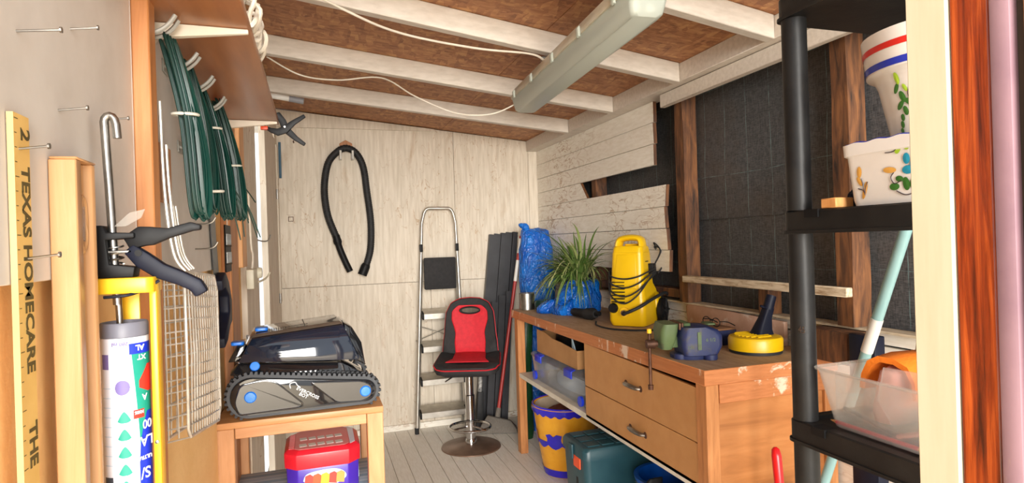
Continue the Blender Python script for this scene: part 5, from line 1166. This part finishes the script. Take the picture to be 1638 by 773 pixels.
for i, (c, x) in enumerate(((m_red_print, -.040), (m_orange_red, -.018), (m_yellow_gun, .004), (m_red_print, .026), (m_ochre_p, .046))):
    obj('wrapped_sweet', MB().ext([(x - .012, 0.748), (x + .010, 0.744), (x + .013, 0.771), (x + .004, 0.778), (x - .009, 0.774)], ty0 + .0022 - .0003 * i, ty0 + .0036, 'y'), c, t)
obj('side_print', MB().ext([(0.751, 0.721), (0.761, 0.721), (0.761, 0.796), (0.751, 0.801)][:0] + [(1.84, 0.738), (1.93, 0.734), (1.935, 0.776), (1.88, 0.798), (1.845, 0.786)], tx1 - .0055, tx1 - .0038, 'x'), m_lightblue, t)

# tracked cleaning robot
t = thing('tracked_robot', 'glossy black tracked pool cleaning robot with blue buttons on the small bench', 'robot', (-.048, 1.90, .9632), math.radians(3.5), local=True)
def hull2(c1, r1, c2, r2, n=22):   # outline of a belt round two wheels
    d = Vector(c2) - Vector(c1); L = d.length; th = math.atan2(d.y, d.x); al = math.acos((r1 - r2) / L); out = []
    for k in range(n + 1):
        q = th + al + (2 * PI - 2 * al) * k / n; out.append((c1[0] + r1 * math.cos(q), c1[1] + r1 * math.sin(q)))
    for k in range(n // 2 + 1):
        q = th - al + 2 * al * k / (n // 2); out.append((c2[0] + r2 * math.cos(q), c2[1] + r2 * math.sin(q)))
    return out
c1, r1, c2, r2 = (-.140, .066), .058, (.158, .047), .039
for sd, nm in ((-1, 0), (1, 1)):
    y0_ = -.155 if sd < 0 else .105
    belt_o = hull2(c1, r1, c2, r2); belt_i = hull2(c1, r1 - .008, c2, r2 - .008)
    mb = MB(); rings = [[(x, y, z) for x, z in o_] for y, o_ in ((y0_, belt_o), (y0_ + .05, belt_o), (y0_ + .05, belt_i), (y0_, belt_i), (y0_, belt_o))]
    obj('track_belt', mb.loft(rings, cap=False), m_tread, t, smooth=True, ang=50)
    per = belt_o + belt_o[:1]; acc = .004; lug = mesh_of('track_lug', MB().loft([[(-.0045, -.010, 0), (.0045, -.010, 0), (.0045, .010, 0), (-.0045, .010, 0)], [(-.003, -.008, .007), (.003, -.008, .007), (.003, .008, .007), (-.003, .008, .007)]]), m_tread)
    k = 0
    for a, b in zip(per, per[1:]):
        a, b = Vector(a), Vector(b); L = (b - a).length
        while acc < L:
            p = a + (b - a) * (acc / L); tn = (b - a).normalized(); nn = Vector((-tn.y, tn.x))
            if nn.dot(p - Vector((0, .055))) < 0: nn = -nn
            ang = math.atan2(nn.x, nn.y)
            if p.y > .009:
                for yy in ((.012, .038) if sd < 0 else (.025,)):
                    piece('track_lug', lug, t, (p.x, y0_ + yy + (.003 if k % 2 else -.003), p.y), (0, ang, 0)); k += 1
            acc += .0135
        acc -= L
    if sd < 0:
        outl_ = hull2(c1, r1 - .0085, c2, r2 - .0085)
        cxm = sum(p[0] for p in outl_) / len(outl_); czm = sum(p[1] for p in outl_) / len(outl_)
        sc_ = lambda g: [((x - cxm) * g + cxm, (z - czm) * (g * .97 + .03 * g) + czm) for x, z in outl_]
        sp_ = obj('side_plate', MB().loft([[(x, y0_ + .03, z) for x, z in sc_(1)], [(x, y0_ - .004, z) for x, z in sc_(1)], [(x, y0_ - .009, z) for x, z in sc_(.965)]]), m_robot, t, smooth=True, ang=50)
        def inset(poly, lab):
            pts = bez(*[Vector((x, y0_ - .0095, z)) for x, z in poly + poly[:1]], n=1)
            obj('raised_rim', MB().tube([Vector((x, y0_ - .009, z)) for x, z in poly], .0022, 8, loop=True), m_robot, sp_, smooth=True)
            cx_ = sum(p[0] for p in poly) / len(poly); cz_ = sum(p[1] for p in poly) / len(poly)
            obj('inset_panel', MB().loft([[(x, y0_ - .0088, z) for x, z in poly], [((x - cx_) * .96 + cx_, y0_ - .0094, (z - cz_) * .94 + cz_) for x, z in poly]]), m_robot, sp_)
        def rc(poly, r=.012, n=4):
            out = []; m = len(poly)
            for i in range(m):
                p = Vector(poly[i]); a = (Vector(poly[i - 1]) - p).normalized(); b = (Vector(poly[(i + 1) % m]) - p).normalized()
                for k in range(n + 1):
                    f = k / n; q = p + a * r * (1 - f) ** 2 + b * r * f ** 2; out.append((q.x, q.y))
            return out
        inset(rc([(-.180, .055), (-.165, .100), (-.105, .108), (-.075, .098), (-.005, .030), (-.02, .024), (-.170, .022)]), 0)
        inset(rc([(.010, .088), (.150, .076), (.176, .062), (.176, .032), (.150, .020), (.080, .024)]), 0)
        for (bx_, bz_, rr_) in ((-.140, .066, .0155), (.158, .047, .0155)):
            obj('hub_button', MB().lathe([(.0001, .0045), (rr_ - .003, .004), (rr_, .0), (.0001, 0)], 24, M=Matrix.Rotation(PI / 2, 3, 'X'), o=(bx_, y0_ - .0092, bz_)), m_blue_btn, sp_, smooth=True, label='bright blue round button')
        text('lettering', 'EVERCROSS', .0125, (-.026, y0_ - .0098, .074), (1, 0, -.62), (.62, 0, 1), m_print_white, t, .0001)
        text('lettering', 'BOT', .0125, (-.020, y0_ - .0098, .058), (1, 0, -.62), (.62, 0, 1), m_print_white, t, .0001)
        lg = bez((-.040, 0, .078), (-.041, 0, .090), (-.028, 0, .093), (-.022, 0, .084), (-.014, 0, .078), n=4)
        obj('swirl_emblem', MB().tube([(p.x, y0_ - .0098, p.z) for p in lg], .0013, 6), m_print_white, t, smooth=True)
# hull between the tracks
def sec(x, w, z0, z1, top): return [(x, -w, z0), (x, -w, z0 + .02), (x, -top, z1), (x, top, z1), (x, w, z0 + .02), (x, w, z0)]
obj('lower_hull', MB().loft([sec(-.185, .10, .02, .09, .10), sec(-.16, .104, .012, .135, .104), (sec(.10, .104, .012, .125, .104)), sec(.165, .10, .02, .085, .10)]), m_robot, t, bevel=.004)
obj('track_guard', MB().loft([[(-.19, -.135, .121), (.09, -.135, .113), (.09, -.104, .118), (-.19, -.104, .128)], [(-.17, -.125, .150), (.09, -.118, .126), (.09, -.104, .128), (-.17, -.104, .152)]]), m_robot, t, bevel=.003)
obj('guard_button', MB().lathe([(.0001, .003), (.011, .0028), (.0128, 0), (.0001, 0)], 22, M=Matrix.Rotation(PI / 2 - .35, 3, 'X'), o=(-.128, -.131, .141)), m_blue_btn, t, smooth=True, label='bright blue round button')
up = [(-.165, .135), (-.135, .222), (.105, .245), (.150, .215), (.172, .12), (.10, .118)]
obj('shell', MB().loft([[(x, -.128, z) for x, z in ((-.17, .152), (-.155, .180), (.128, .185), (.150, .13))], [(x, -.108, z) for x, z in ((-.165, .16), (-.135, .213), (.108, .233), (.150, .14))], [(x, .108, z) for x, z in ((-.165, .16), (-.135, .213), (.108, .233), (.150, .14))], [(x, .128, z) for x, z in ((-.17, .152), (-.155, .180), (.128, .185), (.150, .13))]]), m_robot_blue, t, bevel=.004)
obj('top_lid', MB().loft([[(-.140, -.102, .2135), (.110, -.102, .2345), (.110, .102, .2345), (-.140, .102, .2135)], [(-.128, -.092, .2225), (.100, -.092, .2425), (.100, .092, .2425), (-.128, .092, .2225)]]), m_robot_lid, t, bevel=.002)
obj('rear_cowl', MB().loft([[(.112, -.112, .150), (.112, -.104, .236), (.112, .104, .236), (.112, .112, .150)], [(.140, -.112, .13), (.134, -.100, .222), (.134, .100, .222), (.140, .112, .13)], [(.168, -.110, .11), (.160, -.098, .175), (.160, .098, .175), (.168, .110, .11)]]), m_robot, t, bevel=.005)
obj('side_window', MB().loft([[(-.120, -.1215, .190), (.095, -.1230, .190), (.098, -.1120, .226), (-.105, -.1125, .208)], [(-.120, -.1240, .190), (.095, -.1255, .190), (.098, -.1145, .226), (-.105, -.1150, .208)]]), m_robot_blue, t, bevel=.001, seg=1)
obj('front_scoop', MB().loft([[(-.196, -.09, .150), (-.165, -.09, .150), (-.165, .06, .150), (-.196, .06, .150)], [(-.175, -.085, .190), (-.150, -.085, .195), (-.150, .05, .195), (-.175, .05, .190)]]), m_robot, t, bevel=.003)
for x, y, z in ((-.172, -.06, .193), (-.110, -.055, .227)):
    obj('top_button', MB().ext(rrect(x - .017, x + .017, y - .020, y + .020, .008), z, z + .009, 'z'), m_blue_btn, t, bevel=.002, label='bright blue top button')
obj('carry_strap', MB().tube(bez((-.150, -.085, .197), (-.142, -.075, .215), (-.150, -.03, .212), (-.150, .0, .197), n=5), .0018, 6), m_print_white, t, smooth=True)
text('lettering', 'EVERCROSS', .013, (-.055, -.075, .2330), (1, 0, .088), (0, 1, 0), m_print_black, t, .0003)
for k in range(8): obj('vent_line', MB().box(-.09 + k * .006, -.0885 + k * .006, -.09, -.03, .2264 + k * .0005, .2272 + k * .0005), m_print_black, t)
obj('lid_seam', MB().box(.004, .006, -.092, .092, .2342, .2348), m_print_black, t)

# ================================================================= BLACK SHELF UNIT AND WHAT STANDS ON IT
t = thing('shelf_unit', 'black plastic shelf unit with round poles standing by the door on the right', 'shelf unit', (1.1, .75, 0))
sx0, sx1, sy0, sy1 = .888, 1.318, .30, .985
tiers = [.16, .585, 1.005, 1.418, 1.842]
for i, z in enumerate(tiers):
    sh = MB().loft([[(x, y, zz) for x, y in rrect(sx0 + g, sx1 - g, sy0 + g, sy1 - g, .02, 4)] for zz, g in ((z, 0), (z + .006, 0), (z + .0065, .003), (z + .042, .003), (z + .045, .006), (z + .045, .025), (z + .040, .03))])
    so = obj('shelf_board', sh, m_shelf_black, t, smooth=True, ang=35)
    if i in (2, 3): obj('clip_notch', MB().box(sx0 - .0005, sx0 + .030, .885, .917, z + .030, z + .0453), m_black, so)
    # ribs and slots under the board
    for k in range(5): obj('rib', MB().box(sx0 + .03, sx1 - .03, sy0 + .08 + k * .13, sy0 + .086 + k * .13, z - .0, z + .03), m_shelf_black, so) if i == 4 and False else None
zs = [0.0] + tiers
for px_, py_ in ((.913, .955), (sx1 - .025, .955), (.913, sy0 + .03), (sx1 - .025, sy0 + .03)):
    for a, b in zip(zs, zs[1:]):
        z0_ = a + .0455 if a > 0 else 0
        obj('pole', MB().lathe([(.0001, z0_), (.0232, z0_), (.0232, b - .0005), (.0001, b - .0005)], 24, o=(px_, py_, 0)), m_shelf_black, t, smooth=True)
for k in range(2): obj('slot', MB().box(1.06 + k * .02, 1.068 + k * .02, .74, .80, 1.8405, 1.8418), m_bracket, t)
text('moulded_mark', '45', .018, (.8915, .945, 1.225), (0, -1, 0), (0, 0, 1), m_steel, t, .0002)
zs3, zs2 = tiers[3] + .0455, tiers[2] + .0455
# square planter with painted flowers
t = thing('square_planter', 'square white ceramic planter with painted leaves and a wavy blue rim on the black shelf', 'planter', (1.01, .72, zs3))
q0, q1, r0_, r1_ = .897, 1.125, .612, .838
def sqr(g, z, wave=0):
    base = rrect(q0 - g, q1 + g, r0_ - g, r1_ + g, .012, 3); out = []
    n = len(base)
    for i in range(n):
        a = Vector(base[i]); b = Vector(base[(i + 1) % n]); m = max(1, int((b - a).length / .006))
        for k in range(m): p = a.lerp(b, k / m); out.append((p.x, p.y, z + wave * (math.sin(p.x * 150) + math.sin(p.y * 150))))
    return out
def same(g, z, w=0):
    r = sqr(0, z, w); c = ((q0 + q1) / 2, (r0_ + r1_) / 2); f = 1 + g / .113; return [(c[0] + (x - c[0]) * f, c[1] + (y - c[1]) * f, zz) for x, y, zz in r]
obj('planter_body', MB().loft([same(-.012, zs3), same(-.010, zs3 + .01), same(-.004, zs3 + .085), same(.0, zs3 + .088), same(.001, zs3 + .108, .0012), same(-.006, zs3 + .108, .0012), same(-.012, zs3 + .05), same(-.014, zs3 + .008)]), m_ceramic, t, smooth=True, ang=50)
obj('rim_line', MB().tube(same(-.0025, zs3 + .1085, .0012), .0017, 6, loop=True), m_blue_line, t, smooth=True)
def petal(name, y, z, ry, rz, rot, m, x=None):   # painted spot, slightly raised, on the -X face
    xx = lambda zz: q0 + .012 - .0075 * min(1, max(0, (zz - zs3) / .085)) - .0022
    vs = [(xx(z) - .0006, y, z)]
    for i in range(14):
        q = 2 * PI * i / 14; a = ry * math.cos(q); b = rz * math.sin(q); yy = y + a * math.cos(rot) - b * math.sin(rot); zz = z + a * math.sin(rot) + b * math.cos(rot); vs.append((xx(zz), yy, zz))
    return obj(name, MB().add(vs, [(0, 1 + i, 1 + (i + 1) % 14) for i in range(14)]), m, t)
zf = zs3
for y, z, a, b, rot, m in ((.805, zf + .058, .005, .010, .1, m_ochre_p), (.806, zf + .042, .004, .009, -.5, m_ochre_p), (.797, zf + .026, .004, .016, .35, m_ochre_p),
    (.747, zf + .055, .012, .005, .1, m_ochre_p), (.729, zf + .090, .006, .011, .3, m_leaf2), (.716, zf + .093, .006, .010, -.4, m_leaf2), (.716, zf + .070, .006, .009, 0, m_teal_p), (.715, zf + .052, .010, .007, 0, m_teal_p), (.703, zf + .06, .008, .010, 0, m_teal_p),
    (.741, zf + .027, .009, .006, 0, m_leaf1), (.731, zf + .039, .007, .005, .2, m_leaf1), (.720, zf + .030, .006, .011, -.1, m_leaf1), (.708, zf + .03, .006, .009, .3, m_leaf1)):
    petal('painted_leaf', y, z, a, b, rot, m)
def stroke(pts, r=.0008):
    xx = lambda zz: q0 + .012 - .0075 * min(1, max(0, (zz - zs3) / .085)) - .0024
    obj('painted_line', MB().tube([(xx(p.z), p.y, p.z) for p in bez(*[(0, a, b) for a, b in pts], n=5)], r, 5), m_line_p, t, smooth=True)
stroke([(.801, zf + .047), (.799, zf + .035), (.797, zf + .018)]); stroke([(.810, zf + .03), (.800, zf + .026), (.797, zf + .02)]); stroke([(.790, zf + .04), (.795, zf + .03), (.797, zf + .02)])
stroke([(.752, zf + .084), (.738, zf + .084), (.726, zf + .092)]); stroke([(.740, zf + .050), (.746, zf + .042), (.740, zf + .032), (.728, zf + .036)]); stroke([(.738, zf + .02), (.722, zf + .012), (.705, zf + .016)])
# round striped pot standing in the planter
t = thing('striped_flower_pot', 'round white ceramic pot with red and blue stripes standing in the square planter', 'pot', (1.02, .722, zs3 + .009))
pcx, pcy, pz = 1.012, .725, zs3 + .0085
prf = [(.0001, pz), (.062, pz), (.070, pz + .05), (.082, pz + .10), (.100, pz + .19), (.106, pz + .205), (.118, pz + .212), (.124, pz + .265), (.125, pz + .275), (.118, pz + .277), (.112, pz + .21), (.0001, pz + .205)]
obj('pot_body', MB().lathe(prf, 56, o=(pcx, pcy, 0)), m_ceramic, t, smooth=True)
for m, z0_, z1_, ra, rb in ((m_red, .244, .254, .1224, .1236), (m_blue_line, .2145, .2255, .1192, .1206)):
    obj('stripe', MB().lathe([(ra, pz + z0_), (rb, pz + z1_)], 56, o=(pcx, pcy, 0), cap=False), m, t, smooth=True, label='red stripe' if m is m_red else 'blue stripe')
def rad_at(z):
    for (ra, za), (rb, zb_) in zip(prf, prf[1:]):
        if za <= z <= zb_ and zb_ > za: return ra + (rb - ra) * (z - za) / (zb_ - za)
    return .1
def pspot(a, dz, wa, wz, rot, m):
    vs = []
    for i in range(12):
        q = 2 * PI * i / 12; u = wa * math.cos(q); v = wz * math.sin(q); uu = u * math.cos(rot) - v * math.sin(rot); vv = u * math.sin(rot) + v * math.cos(rot)
        z = pz + dz + vv; r = rad_at(z) + .0012; an = math.radians(a) + uu / .09; vs.append((pcx + r * math.cos(an), pcy + r * math.sin(an), z))
    z = pz + dz; r = rad_at(z) + .0016; vs.append((pcx + r * math.cos(math.radians(a)), pcy + r * math.sin(math.radians(a)), z))
    obj('painted_leaf', MB().add(vs, [(12, i, (i + 1) % 12) for i in range(12)]), m, t)
for a, dz, wa, wz, rot, m in ((188, .195, .004, .010, 0, m_leaf2), (194, .178, .003, .007, .4, m_leaf2), (185, .180, .004, .009, -.5, m_leaf1), (190, .165, .005, .010, .3, m_leaf1), (196, .155, .0045, .009, .9, m_leaf1), (186, .152, .0045, .009, -.8, m_leaf1), (191, .142, .0045, .008, .2, m_leaf1), (186, .132, .004, .006, 0, m_leaf1), (184, .121, .004, .006, 0, m_leaf1), (182, .111, .0035, .005, 0, m_leaf1)): pspot(a - 14, dz, wa, wz, rot, m)
cur = []
for i in range(22):
    q = i * .33; rr = .018 - .0006 * i; z = pz + .165 + rr * math.sin(q); an = math.radians(190) + rr * math.cos(q) / .09; r = rad_at(z) + .0012; cur.append((pcx + r * math.cos(an), pcy + r * math.sin(an), z))
obj('painted_curl', MB().tube(cur, .0009, 5), m_line_p, t, smooth=True)
tag(obj('wood_block', MB().box(.893, .935, .848, .882, zs3, zs3 + .018), m_pine, bevel=.0015, seg=1), 'small pale wooden block on the black shelf left of the square planter', 'block')
tag(blob('dark_rag', [oval(.965, .865, zs3, .022, .015, 12), oval(.965, .865, zs3 + .025, .018, .012, 12), oval(.966, .866, zs3 + .034, .008, .006, 12)], m_navy, None, .005, 40, 3, 2), 'small dark crumpled rag behind the wooden block on the black shelf', 'rag')
# clear tub with odds and ends
t = thing('plastic_tub', 'cloudy clear plastic tub full of odds and ends on the black shelf', 'tub', (1.05, .75, zs2))
u0, u1, v0, v1 = .904, 1.215, .60, .924
obj('tub_body', tray(u0, u1, v0, v1, zs2 + .0012, zs2 + .108, .020, .0022, .02), m_frost, t, smooth=True)
obj('rim', MB().tube([(x, y, zs2 + .109) for x, y in rrect(u0 - .003, u1 + .003, v0 - .003, v1 + .003, .022, 4)], .003, 6, loop=True), m_frost, t, smooth=True)
o = obj('inner_sheet', MB().ext([(.70, zs2 + .014), (.80, zs2 + .012), (.835, zs2 + .06), (.822, zs2 + .122), (.62, zs2 + .130), (.62, zs2 + .014)], .962, .966, 'x'), m_frost); tag(o, 'cloudy plastic sheet standing inside the clear tub in front of the orange cloth', 'sheet')
ocl = [(-.052, .0), (-.05, .035), (-.035, .062), (-.005, .074), (.03, .074), (.055, .060), (.07, .03), (.075, .0)]
rings = []
for k, (d, sc2) in enumerate(((0, .92), (.03, 1), (.09, 1.02), (.13, .9))):
    rr = [Vector((1.00 + d, .838 + p[0] * sc2 - d * .2, zs2 + .064 + p[1] * sc2)) for p in ocl]; rr += [Vector((1.00 + d, .838 + p[0] * sc2 * .85 - d * .2 - .001, zs2 + .064 + p[1] * sc2 * .84 - .0)) for p in ocl[::-1]]
    rings.append(rr)
o = obj('orange_cloth', MB().loft(rings), m_orange, smooth=True, ang=60); tag(o, 'bright orange cloth draped over the top of the clear tub', 'cloth')
o = blob('pink_cloth', [oval(1.03, .850, zs2 + .012, .045, .025, 14), oval(1.03, .846, zs2 + .06, .045, .026, 14), oval(1.03, .842, zs2 + .105, .04, .024, 14), oval(1.03, .84, zs2 + .115, .025, .015, 14)], m_pink, None, .004, 30, 2, 2); tag(o, 'faded pink cloth under the orange cloth in the clear tub', 'cloth')
t = thing('pencil', 'red pencil lying along the front of the clear tub', 'pencil', (.936, .80, zs2 + .006))
pc = [Vector((.934, .900, zs2 + .0065)), Vector((.934, .735, zs2 + .0065))]
obj('shaft', MB().tube(pc, .0037, 6), m_red_fab, t); obj('point', MB().tube([pc[1], pc[1] + Vector((0, -.016, 0))], [.0037, .0006], 6), m_pine, t); obj('sharpened_end', MB().tube([pc[0], pc[0] + Vector((0, .014, 0))], [.0037, .001], 6), m_pine, t)
o = obj('red_marker', MB().tube([(.955, .790, zs2 + .008), (.955, .700, zs2 + .045)], .0045, 8), m_pink, smooth=True); tag(o, 'pinkish pen tilted up inside the clear tub', 'pen')
t = thing('tape_roll', 'dark grey roll of tape lying in the clear tub', 'tape', (1.01, .70, zs2 + .0025))
obj('roll', MB().lathe([(.024, zs2 + .0045), (.046, zs2 + .0045), (.046, zs2 + .052), (.024, zs2 + .052), (.024, zs2 + .0045)], 36, o=(1.022, .705, 0), cap=False), m_tape, t, smooth=True)
obj('core', MB().lathe([(.022, zs2 + .0045), (.0238, zs2 + .0045), (.0238, zs2 + .0515), (.022, zs2 + .0515), (.022, zs2 + .0045)], 30, o=(1.022, .705, 0), cap=False), m_card, t, smooth=True)
o = obj('dark_cable', MB().tube(bez((.953, .90, zs2 + .03), (.957, .86, zs2 + .022), (.957, .80, zs2 + .010), (.955, .735, zs2 + .0062), n=5), .004, 8), m_tape, smooth=True); tag(o, 'dark bluish cable end inside the clear tub', 'cable')
# poles leaning behind the shelf unit
def pole_thing(name, a, b, r, m, label, parts):
    a, b = Vector(a), Vector(b); t = thing(name, label, 'pole', tuple(a))
    for nm, f0, f1, rr, mm in parts: obj(nm, MB().tube([a.lerp(b, f0), a.lerp(b, f1)], rr, 16), mm, t, smooth=True)
pole_thing('broom_pole', (1.45, 1.700, .006), (1.45, 1.09, 1.60), .0145, m_teal_pole, 'thick grey-teal tube leaning behind the black shelf unit',
           (('tube', 0, .675, .0142, m_teal_pole), ('sleeve', .6751, .735, .0158, m_white_plastic), ('upper_tube', .7351, .90, .0145, m_teal_pole), ('grey_end', .9001, 1, .0150, m_grey_pole)))
pole_thing('chrome_pole', (1.52, 1.36, .006), (1.52, 1.11, 1.60), .0085, m_chrome, 'thin chrome pole leaning behind the clear tub', (('tube', 0, 1, .0085, m_chrome), ('dark_tip', 1.0, 1.04, .010, m_black)))
tag(obj('dark_board', MB().box(1.70, 1.745, 1.48, 1.58, 0, 1.075), m_navy, bevel=.004), 'narrow dark blue board standing at the end of the bench', 'board')
tag(obj('pale_board', MB().box(1.48, 1.60, 1.60, 1.62, 0, .55), m_pale_rail, bevel=.003), 'pale rough board low down beside the bench end panel', 'board')
t = thing('hand_trowel', 'garden trowel with a bright red handle standing beside the bottom of the shelf unit', 'trowel', (1.19, 1.36, 0))
obj('grip', MB().tube([(1.196, 1.340, .55), (1.199, 1.355, .70), (1.200, 1.366, .80), (1.200, 1.369, .818), (1.200, 1.370, .824)], [.012, .0125, .0135, .0105, .004], 14), m_bright_red, t, smooth=True)
obj('shaft', MB().tube([(1.185, 1.30, .03), (1.196, 1.34, .5495)], .008, 10), m_steel, t, smooth=True)
obj('blade', MB().ext([(1.15, .003), (1.22, .003), (1.215, .09), (1.155, .09)], 1.294, 1.300, 'y'), m_steel, t)
